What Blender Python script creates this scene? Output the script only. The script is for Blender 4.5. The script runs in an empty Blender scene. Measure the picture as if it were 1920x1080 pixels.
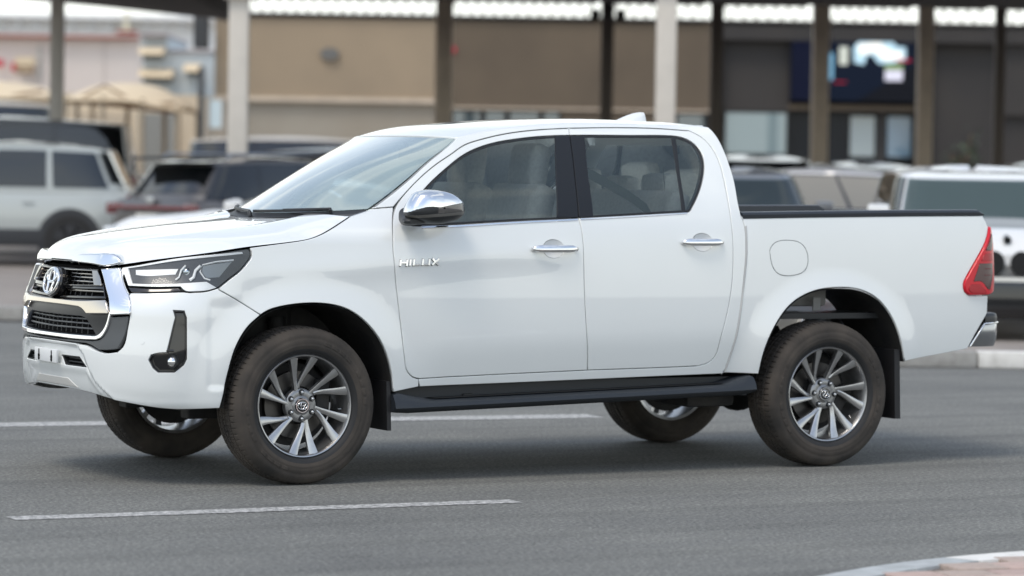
import bpy, bmesh, math, random
import numpy as np
from mathutils import Vector, Matrix
from mathutils.geometry import delaunay_2d_cdt
random.seed(7)
R = math.radians
S = bpy.context.scene
COL = S.collection
# ---------------------------------------------------------------- camera
cd = bpy.data.cameras.new('camera'); cam = bpy.data.objects.new('camera', cd); COL.objects.link(cam); S.camera = cam
CAM = Vector((-6.9219, -15.3954, 1.5457)); YAW, PITCH, ROLL = .5076, -.0353, .016
_f = Vector((math.sin(YAW)*math.cos(PITCH), math.cos(YAW)*math.cos(PITCH), math.sin(PITCH)))
_r = Vector((math.cos(YAW), -math.sin(YAW), 0)); _u = _r.cross(_f)
_r2 = _r*math.cos(ROLL)+_u*math.sin(ROLL); _u2 = _u*math.cos(ROLL)-_r*math.sin(ROLL)
cam.matrix_world = Matrix((( _r2.x, _u2.x, -_f.x, CAM.x), (_r2.y, _u2.y, -_f.y, CAM.y), (_r2.z, _u2.z, -_f.z, CAM.z), (0, 0, 0, 1)))
cd.sensor_width = 36; cd.lens = 6178.8/1920*36; cd.clip_end = 3000; cd.clip_start = .5
cd.dof.use_dof = True; cd.dof.focus_distance = 15.9; cd.dof.aperture_fstop = 2.1
# ---------------------------------------------------------------- light
SUN_EL, SUN_AZ = 60, 244      # azimuth of the sun, degrees clockwise from +Y
w = bpy.data.worlds.new('World'); S.world = w; w.use_nodes = True
nt = w.node_tree; N = nt.nodes; L = nt.links
sky = N.new('ShaderNodeTexSky'); sky.sky_type = 'NISHITA'; sky.sun_disc = False
sky.sun_elevation = R(SUN_EL); sky.sun_rotation = R(SUN_AZ); sky.dust_density = 1.0; sky.air_density = 1.0; sky.ozone_density = 1.0
# thin high cloud and pale dust haze towards the horizon, laid over the clear sky
tc = N.new('ShaderNodeTexCoord'); sp = N.new('ShaderNodeSeparateXYZ'); L.new(tc.outputs['Generated'], sp.inputs[0])
hz = N.new('ShaderNodeMapRange'); hz.interpolation_type = 'SMOOTHSTEP'; L.new(sp.outputs['Z'], hz.inputs[0]); hz.inputs[1].default_value = .0; hz.inputs[2].default_value = .55; hz.inputs[3].default_value = .96; hz.inputs[4].default_value = .16
mp = N.new('ShaderNodeMapping'); mp.inputs['Scale'].default_value = (1, 1, 3.2); L.new(tc.outputs['Generated'], mp.inputs[0])
cn = N.new('ShaderNodeTexNoise'); cn.inputs['Scale'].default_value = 2.1; cn.inputs['Detail'].default_value = 7; cn.inputs['Roughness'].default_value = .55; L.new(mp.outputs[0], cn.inputs['Vector'])
cr = N.new('ShaderNodeMapRange'); cr.interpolation_type = 'SMOOTHSTEP'; L.new(cn.outputs['Fac'], cr.inputs[0]); cr.inputs[1].default_value = .46; cr.inputs[2].default_value = .70; cr.inputs[3].default_value = 0; cr.inputs[4].default_value = .75
mx = N.new('ShaderNodeMath'); mx.operation = 'MAXIMUM'; L.new(hz.outputs[0], mx.inputs[0]); L.new(cr.outputs[0], mx.inputs[1])
mc = N.new('ShaderNodeMix'); mc.data_type = 'RGBA'; L.new(mx.outputs[0], mc.inputs['Factor']); L.new(sky.outputs[0], mc.inputs['A']); mc.inputs['B'].default_value = (7.45, 7.65, 7.25, 1)
nt.nodes['Background'].inputs['Strength'].default_value = .11
L.new(mc.outputs['Result'], nt.nodes['Background'].inputs['Color'])
sl = bpy.data.lights.new('sun', 'SUN'); sl.energy = .85; sl.angle = R(20); sl.color = (1, .92, .80)
so = bpy.data.objects.new('sun', sl); COL.objects.link(so)
_d = Vector((math.sin(R(SUN_AZ))*math.cos(R(SUN_EL)), math.cos(R(SUN_AZ))*math.cos(R(SUN_EL)), math.sin(R(SUN_EL))))
so.rotation_euler = _d.to_track_quat('Z', 'Y').to_euler(); so.location = (-10, 10, 30)
S.view_settings.view_transform = 'Standard'; S.view_settings.look = 'None'; S.view_settings.gamma = 1; S.view_settings.use_curve_mapping = False
S.view_settings.exposure = 0.90
S.render.engine = 'CYCLES'; S.cycles.max_bounces = 8; S.cycles.transparent_max_bounces = 24; S.cycles.transmission_bounces = 6
# ---------------------------------------------------------------- materials
MATS = {}
def mat(name, col, rough=.5, metal=0, coat=0, coat_r=.03, spec=.5, noise=None, bump=None, emit=None, alpha=None, coords='Object'):
    if name in MATS: return MATS[name]
    m = bpy.data.materials.new(name); m.use_nodes = True; nt = m.node_tree; b = nt.nodes['Principled BSDF']; L = nt.links
    b.inputs['Base Color'].default_value = (*col, 1); b.inputs['Roughness'].default_value = rough; b.inputs['Metallic'].default_value = metal
    b.inputs['Coat Weight'].default_value = coat; b.inputs['Coat Roughness'].default_value = coat_r; b.inputs['Specular IOR Level'].default_value = spec
    if noise or bump:
        tc = nt.nodes.new('ShaderNodeTexCoord')
    if noise:                                            # (scale, second colour, low, high, detail)
        n = nt.nodes.new('ShaderNodeTexNoise'); n.inputs['Scale'].default_value = noise[0]; n.inputs['Detail'].default_value = noise[4] if len(noise) > 4 else 4
        L.new(tc.outputs[coords], n.inputs['Vector'])
        r = nt.nodes.new('ShaderNodeValToRGB'); r.color_ramp.elements[0].position = noise[2]; r.color_ramp.elements[1].position = noise[3]
        r.color_ramp.elements[0].color = (*col, 1); r.color_ramp.elements[1].color = (*noise[1], 1)
        L.new(n.outputs['Fac'], r.inputs['Fac']); L.new(r.outputs['Color'], b.inputs['Base Color'])
    if bump:                                             # (scale, strength, distance)
        n = nt.nodes.new('ShaderNodeTexNoise'); n.inputs['Scale'].default_value = bump[0]; n.inputs['Detail'].default_value = 3
        L.new(tc.outputs[coords], n.inputs['Vector'])
        bp = nt.nodes.new('ShaderNodeBump'); bp.inputs['Strength'].default_value = bump[1]; bp.inputs['Distance'].default_value = bump[2]
        L.new(n.outputs['Fac'], bp.inputs['Height']); L.new(bp.outputs['Normal'], b.inputs['Normal'])
    if emit:
        b.inputs['Emission Color'].default_value = (*emit[0], 1); b.inputs['Emission Strength'].default_value = emit[1]
    MATS[name] = m; return m
def glass(name, tint, refl=1.0, ior=1.5, base=(.01,.012,.012), solid=0.0):
    """thin pane: tinted see-through mixed with a clear reflection (fresnel) and a little body of its own"""
    if name in MATS: return MATS[name]
    m = bpy.data.materials.new(name); m.use_nodes = True; nt = m.node_tree; N = nt.nodes; L = nt.links
    N.remove(N['Principled BSDF']); out = N['Material Output']
    t = N.new('ShaderNodeBsdfTransparent'); t.inputs[0].default_value = (*tint, 1)
    g = N.new('ShaderNodeBsdfGlossy'); g.inputs['Color'].default_value = (1, 1, 1, 1); g.inputs['Roughness'].default_value = .0
    f = N.new('ShaderNodeFresnel'); f.inputs['IOR'].default_value = ior
    d = N.new('ShaderNodeBsdfDiffuse'); d.inputs[0].default_value = (*base, 1)
    mx0 = N.new('ShaderNodeMixShader'); mx0.inputs[0].default_value = solid; L.new(t.outputs[0], mx0.inputs[1]); L.new(d.outputs[0], mx0.inputs[2])
    mul = N.new('ShaderNodeMath'); mul.operation = 'MULTIPLY'; mul.inputs[1].default_value = refl; mul.use_clamp = True; L.new(f.outputs[0], mul.inputs[0])
    mx = N.new('ShaderNodeMixShader'); L.new(mul.outputs[0], mx.inputs[0]); L.new(mx0.outputs[0], mx.inputs[1]); L.new(g.outputs[0], mx.inputs[2])
    L.new(mx.outputs[0], out.inputs['Surface']); MATS[name] = m; return m
PAINT = mat('white_paint', (.79,.81,.80), .26, coat=1.0, coat_r=.015, noise=(2.5,(.775,.795,.785),.35,.75))
PAINT.node_tree.nodes['Principled BSDF'].inputs['Coat IOR'].default_value = 1.62
BLACKP = mat('black_plastic', (.018,.02,.022), .45, bump=(400,.15,.001))
GLOSSB = mat('gloss_black', (.008,.008,.009), .08, coat=.6)
CHROME = mat('chrome', (.86,.86,.86), .05, metal=1)
DCHROME = mat('smoked_chrome', (.42,.40,.37), .12, metal=1)
GREYP = mat('dark_grey_trim', (.10,.105,.11), .4, metal=.4)
DARK = mat('dark_void', (.006,.006,.007), .8, spec=.1)
UNDER = mat('underbody_black', (.012,.012,.013), .7, noise=(9,(.03,.028,.025),.4,.8), bump=(40,.3,.005))
RUBBER = mat('seal_rubber', (.01,.011,.013), .5)
SATINB = mat('satin_black_applique', (.012,.014,.018), .42, spec=.35); DEEPB = mat('grille_black', (.008,.009,.012), .30)
GLASS_S = glass('side_glass', (.92,.98,.97), 1.4, base=(.26,.42,.44), solid=.055)
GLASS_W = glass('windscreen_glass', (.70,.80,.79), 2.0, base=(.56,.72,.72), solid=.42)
# ---------------------------------------------------------------- helpers
def tag(o, label=None, cat=None, group=None, kind=None):
    if label: o['label'] = label
    if cat: o['category'] = cat
    if group: o['group'] = group
    if kind: o['kind'] = kind
    return o
def link(name, me, parent=None, loc=None, rot=None):
    o = bpy.data.objects.new(name, me); COL.objects.link(o)
    if parent: o.parent = parent
    if loc is not None: o.location = loc
    if rot is not None: o.rotation_euler = rot
    return o
def empty(name, loc=(0,0,0), rz=0, **k):
    o = link(name, None, None, loc, (0,0,rz)); o.empty_display_size = .3; return tag(o, **k)
def mesh(name, V, F, m, parent=None, normals=None, smooth=True, loc=None, rot=None):
    me = bpy.data.meshes.new(name); me.from_pydata([tuple(map(float, v)) for v in V], [], F)
    if m is not None: me.materials.append(m)
    if smooth: me.polygons.foreach_set('use_smooth', [True]*len(me.polygons))
    if normals is not None: me.normals_split_custom_set_from_vertices([tuple(map(float, n)) for n in normals])
    me.update()
    return link(name, me, parent, loc, rot)
class MB:
    """collects shapes; build() links them as one mesh object"""
    def __init__(s): s.b = bmesh.new()
    def box(s, c, d, rot=None, bev=0):
        M = Matrix.Translation(Vector(c))
        if rot is not None: M = M @ rot
        r = bmesh.ops.create_cube(s.b, size=1, matrix=M @ Matrix.Diagonal((*d, 1)))
        if bev:
            es = list({e for v in r['verts'] for e in v.link_edges})
            bmesh.ops.bevel(s.b, geom=es, offset=bev, segments=2, affect='EDGES', profile=.6)
        return s
    def cyl(s, a, b, r1, r2=None, n=16, cap=True):
        a = Vector(a); b = Vector(b); d = b-a
        M = Matrix.Translation((a+b)/2) @ d.to_track_quat('Z', 'Y').to_matrix().to_4x4()
        bmesh.ops.create_cone(s.b, cap_ends=cap, segments=n, radius1=r1, radius2=r1 if r2 is None else r2, depth=d.length, matrix=M); return s
    def ball(s, c, r, sc=(1,1,1), n=12, rot=None):
        M = Matrix.Translation(Vector(c))
        if rot is not None: M = M @ rot
        bmesh.ops.create_uvsphere(s.b, u_segments=n*2, v_segments=n, radius=r, matrix=M @ Matrix.Diagonal((*sc, 1))); return s
    def tube(s, pts, r, n=8):
        P = [Vector(p) for p in pts]; rings = []
        for i, p in enumerate(P):
            d = (P[min(i+1, len(P)-1)]-P[max(i-1, 0)]).normalized()
            q = d.to_track_quat('Z', 'Y'); rr = r[i] if isinstance(r, (list, tuple)) else r
            rings.append([s.b.verts.new(p+q @ Vector((rr*math.cos(t*2*math.pi/n), rr*math.sin(t*2*math.pi/n), 0))) for t in range(n)])
        for a, b in zip(rings, rings[1:]):
            for i in range(n): s.b.faces.new((a[i], a[(i+1) % n], b[(i+1) % n], b[i]))
        s.b.faces.new(rings[0][::-1]); s.b.faces.new(rings[-1]); return s
    def prism(s, pts, vec, bev=0):
        """closed outline (3-D points in one plane) pushed along vec"""
        a = [s.b.verts.new(p) for p in pts]; b = [s.b.verts.new(Vector(p)+Vector(vec)) for p in pts]; n = len(a)
        f = [s.b.faces.new(a), s.b.faces.new(b[::-1])]
        for i in range(n): f.append(s.b.faces.new((a[(i+1) % n], a[i], b[i], b[(i+1) % n])))
        if bev: bmesh.ops.bevel(s.b, geom=list(f[0].edges), offset=bev, segments=2, affect='EDGES', profile=.6)
        return s
    def quad(s, a, b, c, d):
        s.b.faces.new([s.b.verts.new(p) for p in (a, b, c, d)]); return s
    def grid(s, rows, close=False):
        vs = [[s.b.verts.new(p) for p in r] for r in rows]
        for a, b in zip(vs, vs[1:]):
            m = len(a)
            for i in range(m if close else m-1): s.b.faces.new((a[i], a[(i+1) % m], b[(i+1) % m], b[i]))
        return s
    def build(s, name, m, parent=None, smooth=None, loc=None, rot=None, recalc=True):
        if recalc: bmesh.ops.recalc_face_normals(s.b, faces=s.b.faces)
        me = bpy.data.meshes.new(name); s.b.to_mesh(me); s.b.free()
        if m is not None: me.materials.append(m)
        if smooth is not None:
            me.polygons.foreach_set('use_smooth', [True]*len(me.polygons)); 
            try: me.set_sharp_from_angle(angle=R(smooth))
            except Exception: pass
        return link(name, me, parent, loc, rot)
def copy_tree(o, parent=None, **k):
    c = o.copy(); COL.objects.link(c)
    if parent: c.parent = parent
    for ch in list(o.children): copy_tree(ch, c)
    return tag(c, **k)
# ---------------------------------------------------------------- body surface
class Spl:                                             # natural cubic spline, linear beyond its ends
    def __init__(s, X, Y):
        X = np.array(X, float); Y = np.array(Y, float); n = len(X); h = np.diff(X)
        A = np.eye(n); b = np.zeros(n)
        for i in range(1, n-1):
            A[i, i-1] = h[i-1]; A[i, i] = 2*(h[i-1]+h[i]); A[i, i+1] = h[i]
            b[i] = 6*((Y[i+1]-Y[i])/h[i]-(Y[i]-Y[i-1])/h[i-1])
        s.X, s.Y, s.h, s.M = X, Y, h, np.linalg.solve(A, b)
    def __call__(s, x):
        x = np.asarray(x, float); X, Y, h, M = s.X, s.Y, s.h, s.M
        xc = np.clip(x, X[0], X[-1]); i = np.clip(np.searchsorted(X, xc, 'right')-1, 0, len(X)-2)
        a = (X[i+1]-xc)/h[i]; b = (xc-X[i])/h[i]
        v = a*Y[i]+b*Y[i+1]+((a**3-a)*M[i]+(b**3-b)*M[i+1])*h[i]**2/6
        d0 = (Y[1]-Y[0])/h[0]-h[0]*(2*M[0]+M[1])/6
        d1 = (Y[-1]-Y[-2])/h[-1]+h[-1]*(M[-2]+2*M[-1])/6
        return v+np.where(x < X[0], (x-X[0])*d0, 0)+np.where(x > X[-1], (x-X[-1])*d1, 0)
def sst(a, b, x):
    t = np.clip((np.asarray(x, float)-a)/(b-a), 0, 1); return t*t*(3-2*t)
PLAN = [(-.3,-.975),(0,-.99),(.3,-.975),(.5,-.935),(.65,-.865),(.76,-.765),(.83,-.64),(.865,-.5),(.880,-.3),(.888,0),(.894,.6),(.897,1.3),
        (.897,2.0),(.895,2.7),(.890,3.3),(.878,3.8),(.864,4.08),(.850,4.165),(.81,4.215),(.70,4.24),(.4,4.255),(0,4.26),(-.3,4.257)]
_py = np.array(PLAN); _s = np.concatenate([[0], np.cumsum(np.hypot(*np.diff(_py, axis=0).T))]); _s -= _s[1]
CY = Spl(_s, _py[:, 0]); CX = Spl(_s, _py[:, 1]); UMAX = float(_s[-2])
F_IN = Spl([.30,.36,.42,.48,.55,.62,.68,.75,.84,.90,.97,1.04,1.12,1.2],[.11,.060,.024,.008,.002,0,.003,.010,.015,.025,.045,.07,.10,.14])
S_IN = Spl([.30,.40,.5,.6,.75,.9,1.0,1.1,1.2,1.3,1.36,1.5,1.65,1.72,1.755,1.775,1.79,1.805,1.815],
           [.06,.036,.022,.010,0,0,.003,.009,.020,.044,.070,.152,.250,.298,.323,.340,.359,.391,.425])
B_IN = Spl([.30,.45,.6,.75,.9,1.05,1.2,1.3,1.36,1.5],[.075,.035,.010,0,.001,.005,.014,.026,.038,.09])
AR = [(.02,.40,.47),(3.105,.415,.485)]
def off(u, z):
    x = CX(u)
    wf = 1-sst(-.80, -.30, x)
    wb = sst(2.3, 2.7, x)
    s = S_IN(z)*(1-wb)+B_IN(z)*wb
    v = F_IN(z)*wf+s*(1-wf)
    v = v+.085*sst(1.18, 1.38, z)*(1-sst(.45, .95, x))*sst(-.6, .1, x)
    v = v+.05*sst(.40, .70, u)*sst(.82, 1.06, z)*wf
    # nose: recessed mouth, undercut lip, facet round the fog lamp
    a = np.abs(u)
    ub = np.interp(z, [.40,.42,.493,.567,.627,.66], [.62,.60,.494,.43,.39,.33])
    v = v+.016*sst(-.012, .022, ub-a)*(1-sst(.652, .672, z))*wf
    zl = np.interp(a, [0,.40,.45,.51,.62,.80,1.3], [.556,.554,.506,.450,.409,.392,.40]); q = np.clip((zl-z)/.020, -1, 6)
    v = v-.007*np.exp(-((z-zl)/.026)**2)*wf+np.where(q < -1, 0, np.where(q < 1, .25*(q+1)**2, q))*.020*.11*wf
    v = v+.009*sst(1.085, 1.125, a)*sst(.46, .50, z)*(1-sst(.86, .93, z))*(1-sst(1.2, 1.34, a))
    # lower door break line
    zc = .665+.022*(x-.6); t = np.clip((zc-z)/.05, -1, 4)
    br = np.where(t < -1, 0, np.where(t < 1, .25*(t+1)**2, t))*.05*.11
    v = v+br*sst(.55, .85, x)*(1-sst(2.55, 2.75, x))*(1-sst(4.5,6,t))
    for ax, az, ar in AR:                              # flared wheel arches
        r = np.hypot(x-ax, z-az)
        v = v-.030*(1-sst(ar-.02, ar+.17, r))*sst(.2, .4, z)
    # shoulder above the front wheel
    v = v-.010*np.exp(-((z-1.03-.10*sst(-.4,1.2,x))/.07)**2)*sst(-.5, 0, x)*(1-sst(1.0, 1.8, x))
    return v
def G(u, z, d=0.0):
    """point of the body skin: u runs from the nose centre round the side to the tailgate (sign picks the side), z up, d outward"""
    u = np.asarray(u, float); z = np.asarray(z, float)
    sg = np.where(u < 0, 1., -1.); a = np.abs(u)
    h = 1e-4
    ty = (CY(a+h)-CY(a-h))/(2*h); tx = (CX(a+h)-CX(a-h))/(2*h); L = np.hypot(tx, ty)
    n_y, n_x = -tx/L, ty/L                              # for a plan curve going +y at the nose, outward is -x
    o = off(a, z)-d
    # outward normal = (nx,ny) = (-ty, tx)/L
    ox, oy = -ty/L, tx/L
    return np.stack([CX(a)-ox*o, sg*(CY(a)-oy*o), z+0*a], -1)
def GN(u, z):
    h = 2e-3
    du = G(u+h, z)-G(u-h, z); dz = G(u, z+h)-G(u, z-h)
    n = np.cross(du, dz); n /= np.linalg.norm(n, axis=-1, keepdims=True)
    return n
def U_of_x(x):                                          # side portion only
    lo, hi = .9, UMAX-.75
    for _ in range(50):
        m = (lo+hi)/2
        if CX(m) < x: lo = m
        else: hi = m
    return (lo+hi)/2
T = {
 'front_door': [[[3.2581,1.7758],[3.0611,1.7629],[2.8679,1.7391],[2.7206,1.7084],[2.5691,1.6606],[2.5487,1.6459],[2.4461,1.5924],[2.347,1.5274],[2.2463,1.4472],[2.1737,1.3796],[2.1411,1.3403],[2.1148,1.2937],[2.0829,1.1934],[2.0922,1.0142],[2.1192,0.8189],[2.1429,0.6426]],[[2.1429,0.6426],[2.1711,0.5437],[2.2039,0.518],[2.2413,0.509]],[[2.2468,0.5082],[2.6472,0.5201],[3.2183,0.535]],[[3.2182,0.5351],[3.1843,0.7951],[3.1715,1.0128],[3.171,1.1418],[3.1663,1.284],[3.1596,1.3151]],[[3.1596,1.3151],[3.0327,1.3088],[2.7667,1.2962],[2.4614,1.2782],[2.267,1.2674],[2.2171,1.2683]],[[2.2171,1.2683],[2.192,1.2772],[2.1937,1.3033],[2.2271,1.3508]],[[2.2271,1.3508],[2.3051,1.4311],[2.3773,1.4932],[2.4792,1.5641],[2.5524,1.6109],[2.6366,1.6487],[2.7574,1.6852],[2.9512,1.7167],[3.1611,1.7352],[3.2505,1.7378]],[[3.2505,1.7378],[3.2606,1.7751]]],
 'rear_door': [[[3.2581,1.7758],[3.5424,1.7849],[3.8299,1.785],[3.9898,1.7775]],[[3.9898,1.7775],[4.0435,1.7537],[4.0755,1.7049],[4.0943,1.6314],[4.0926,1.509],[4.0809,1.3708],[4.0791,1.2736],[4.0802,1.16],[4.0724,1.0136],[4.0716,0.999],[4.0409,0.8246],[4.0011,0.6768],[3.9939,0.6214]],[[3.9939,0.6214],[3.9825,0.5936],[3.9504,0.566],[3.8882,0.5468]],[[3.8882,0.5468],[3.6429,0.5416],[3.2183,0.535]],[[3.2182,0.5351],[3.1843,0.7951],[3.1715,1.0128],[3.171,1.1418],[3.1663,1.284],[3.1596,1.3151]],[[3.1596,1.3151],[3.5306,1.3341],[3.8231,1.3487]],[[3.8231,1.3487],[3.8418,1.3543],[3.8582,1.371]],[[3.8582,1.371],[3.9171,1.4337],[3.9844,1.5317],[4.0158,1.6063],[4.0235,1.6631],[3.9995,1.7158],[3.9508,1.7437],[3.8849,1.7472],[3.6161,1.744],[3.3397,1.7403],[3.2505,1.7378]],[[3.2505,1.7378],[3.2606,1.7751]]],
 'dlo_f': [[[3.2505,1.7378],[3.1611,1.7352],[2.9512,1.7167],[2.7574,1.6852],[2.6366,1.6487],[2.5524,1.6109],[2.4792,1.5641],[2.3773,1.4932],[2.3051,1.4311],[2.2271,1.3508]],[[2.2271,1.3508],[2.1937,1.3033],[2.192,1.2772],[2.2171,1.2683]],[[2.2171,1.2683],[2.267,1.2674],[2.4614,1.2782],[2.7667,1.2962],[3.0327,1.3088],[3.1596,1.3151]],[[3.1596,1.3151],[3.1844,1.4465],[3.2239,1.6175],[3.2505,1.7378]]],
 'dlo_r': [[[3.2505,1.7378],[3.3397,1.7403],[3.6161,1.744],[3.8849,1.7472],[3.9508,1.7437],[3.9995,1.7158],[4.0235,1.6631],[4.0158,1.6063],[3.9844,1.5317],[3.9171,1.4337],[3.8582,1.371]],[[3.8582,1.371],[3.8418,1.3543],[3.8231,1.3487]],[[3.8231,1.3487],[3.5306,1.3341],[3.1596,1.3151]],[[3.1596,1.3151],[3.1844,1.4465],[3.2239,1.6175],[3.2505,1.7378]]],
 'glass_f': [[[3.1551,1.7221],[2.9463,1.7031],[2.7519,1.6697],[2.631,1.6324],[2.547,1.5947],[2.4744,1.548],[2.3725,1.4758],[2.3089,1.4218],[2.2433,1.351]],[[2.2433,1.351],[2.2226,1.314],[2.2246,1.2814]],[[2.2246,1.2814],[2.4634,1.2901],[2.7686,1.3069],[3.0315,1.3182]],[[3.0315,1.3182],[3.0904,1.5268],[3.1551,1.7221]]],
 'glass_r': [[[3.3361,1.727],[3.6081,1.7307],[3.8695,1.7342]],[[3.8695,1.7342],[3.827,1.5366],[3.7924,1.3595]],[[3.7924,1.3595],[3.5334,1.345],[3.2513,1.3293]],[[3.2513,1.3293],[3.2865,1.5294],[3.3361,1.727]]],
 'glass_q': [[[3.9001,1.732],[3.945,1.7286],[3.9847,1.704],[4.0078,1.6538],[4.0007,1.606],[3.9709,1.5357],[3.9074,1.4433],[3.8484,1.3765]],[[3.8484,1.3765],[3.8347,1.3639],[3.8191,1.361]],[[3.8191,1.361],[3.8502,1.5369],[3.9001,1.732]]],
 'chrome_f': [[[2.2598,1.2686],[2.4609,1.2755],[2.7662,1.2936],[3.1527,1.3123]],[[3.1527,1.3123],[3.1521,1.3015]],[[3.1521,1.3015],[2.7645,1.2829],[2.4592,1.2649],[2.2561,1.2568]],[[2.2561,1.2568],[2.2598,1.2686]]],
 'chrome_r': [[[3.1687,1.3138],[3.5302,1.3327],[3.8205,1.3487]],[[3.8205,1.3487],[3.8199,1.3404]],[[3.8199,1.3404],[3.5279,1.3232],[3.1668,1.3043]],[[3.1668,1.3043],[3.1687,1.3138]]],
 'seam_mid': [[[3.2505,1.7378],[3.2239,1.6175],[3.1844,1.4465],[3.1596,1.3151]]],
 'ws_side': [[[2.0362,1.3514],[2.1115,1.3941],[2.2581,1.4914],[2.4086,1.6032],[2.5111,1.6668],[2.5799,1.714]]],
 'cab_rear': [[[4.0957,1.8036],[4.1147,1.7741],[4.1276,1.7263],[4.1425,1.6168],[4.1488,1.5105],[4.1377,1.3543],[4.1425,1.3348]]],
 'fd_front': [[[3.2581,1.7758],[3.0611,1.7629],[2.8679,1.7391],[2.7206,1.7084],[2.5691,1.6606],[2.5487,1.6459],[2.4461,1.5924],[2.347,1.5274],[2.2463,1.4472],[2.1737,1.3796],[2.1411,1.3403],[2.1148,1.2937],[2.0829,1.1934],[2.0922,1.0142],[2.1192,0.8189],[2.1429,0.6426]]],
 'rd_top': [[[3.2581,1.7758],[3.5424,1.7849],[3.8299,1.785],[3.9898,1.7775]]],
 'cab_lowgap': [[[4.1425,1.3348],[4.1582,1.3016],[4.1602,1.2346],[4.1565,1.1341],[4.1329,0.9316],[4.0956,0.6896],[4.0569,0.5229]]],
 'sill_bot': [[[4.0569,0.5229],[4.0403,0.5033]],[[4.0401,0.5051],[3.6504,0.4959],[3.2258,0.4865],[2.6537,0.4746],[2.2506,0.4678]]],
 'hood_gap': [[[0.5473,1.0622],[0.7533,1.0867],[0.92,1.1035],[1.1361,1.133],[1.2368,1.151],[1.333,1.1644],[1.4579,1.1778],[1.5681,1.1911],[1.6544,1.207],[1.7313,1.2369],[1.8036,1.2707],[1.8973,1.3152]]],
 'arch_f': [[[1.1793,0.3811],[1.1823,0.4633],[1.2004,0.5585],[1.2402,0.6921],[1.2979,0.7825],[1.3585,0.8347],[1.4507,0.8725],[1.5541,0.8884],[1.6486,0.8918],[1.7338,0.8846],[1.8198,0.8638],[1.9276,0.7924],[2.0054,0.704],[2.0602,0.5859],[2.0803,0.5068],[2.0883,0.4455]]],
 'fender': [[[1.3213,1.1592],[1.4578,1.1765],[1.5679,1.1898],[1.6542,1.2057],[1.7309,1.2356],[1.8031,1.2694],[1.8967,1.3139]],[[1.8967,1.3139],[2.0362,1.3514]],[[2.0362,1.3514],[2.1485,1.3603]],[[2.1411,1.3403],[2.1148,1.2937],[2.0829,1.1934],[2.0922,1.0142],[2.1192,0.8189],[2.1429,0.6426]],[[2.1429,0.6426],[2.1711,0.5437],[2.2039,0.518],[2.2413,0.509]],[[2.2413,0.509],[2.2451,0.4672]],[[2.2451,0.4672],[2.1956,0.4609],[2.0883,0.4455]],[[2.0883,0.4455],[2.0803,0.5068],[2.0602,0.5859],[2.0054,0.704],[1.9276,0.7924],[1.8198,0.8638],[1.7338,0.8846],[1.6486,0.8918],[1.5541,0.8884],[1.4507,0.8725],[1.3585,0.8347],[1.3585,0.8343]],[[1.3585,0.8343],[1.2603,0.8968],[1.1576,0.9543]],[[1.1587,0.9637],[1.2028,0.9992],[1.2638,1.0462],[1.3142,1.1023]],[[1.3142,1.1023],[1.3237,1.1276],[1.3125,1.1569]]],
 'bed': [[[4.1496,1.321],[4.5087,1.3293],[5.2101,1.3414],[5.7471,1.3477]],[[5.7471,1.3477],[5.8101,1.2731]],[[5.8042,1.2734],[5.6177,1.0229]],[[5.6177,1.0229],[5.59,0.9755],[5.5959,0.9323],[5.6294,0.9079]],[[5.6294,0.9079],[5.7715,0.9067]],[[5.7715,0.9067],[5.7685,0.8616],[5.7647,0.8095]],[[5.7647,0.8095],[5.7105,0.7409],[5.6321,0.6158]],[[5.6321,0.6158],[5.4134,0.5844],[5.1784,0.5551]],[[5.1807,0.556],[5.144,0.6791],[5.083,0.8041],[5.0005,0.8942],[4.8815,0.9457],[4.7284,0.9573],[4.5629,0.9374],[4.4316,0.877],[4.3326,0.7695],[4.256,0.5938],[4.2492,0.5008]],[[4.2492,0.5008],[4.0524,0.5084]],[[4.0569,0.5229],[4.0956,0.6896],[4.1329,0.9316],[4.1565,1.1341],[4.1602,1.2346],[4.1582,1.3016],[4.1425,1.3348]]],
 'arch_r': [[[5.1807,0.556],[5.144,0.6791],[5.083,0.8041],[5.0005,0.8942],[4.8815,0.9457],[4.7284,0.9573],[4.5629,0.9374],[4.4316,0.877],[4.3326,0.7695],[4.256,0.5938],[4.2492,0.5008]]],
 'fuel': [[[4.3067,1.154],[4.3128,1.1905],[4.3325,1.2018],[4.415,1.2049],[4.4966,1.2024],[4.5368,1.1771],[4.5495,1.1376],[4.5522,1.0868],[4.5451,1.0472],[4.5261,1.0331],[4.4461,1.0219],[4.3612,1.0201],[4.3257,1.0446],[4.3108,1.0951],[4.3067,1.154]]],
 'lamp': [[[5.8065,1.2778],[5.6177,1.0229]],[[5.6177,1.0229],[5.5867,0.9756],[5.5937,0.9324],[5.6294,0.9079]],[[5.6294,0.9079],[5.6957,0.9075],[5.7634,0.9112]],[[5.7634,0.9112],[5.7806,0.9178]],[[5.8298,1.2776],[5.8065,1.2778]]],
 'headlight': [[[0.5627,1.0511],[0.9391,1.1037],[1.2197,1.1449],[1.3089,1.1562]],[[1.3089,1.1562],[1.3223,1.1289],[1.3143,1.1043]],[[1.3143,1.1043],[1.2638,1.0475],[1.2029,1.0005],[1.1587,0.9643]],[[1.1587,0.9643],[1.108,0.948],[1.0125,0.9391]],[[1.0125,0.9391],[0.9861,0.944],[0.9634,0.9632]],[[0.9634,0.9632],[0.815,0.9593],[0.6444,0.9621]],[[0.6444,0.9621],[0.5988,1.01],[0.5627,1.0511]]],
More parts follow.
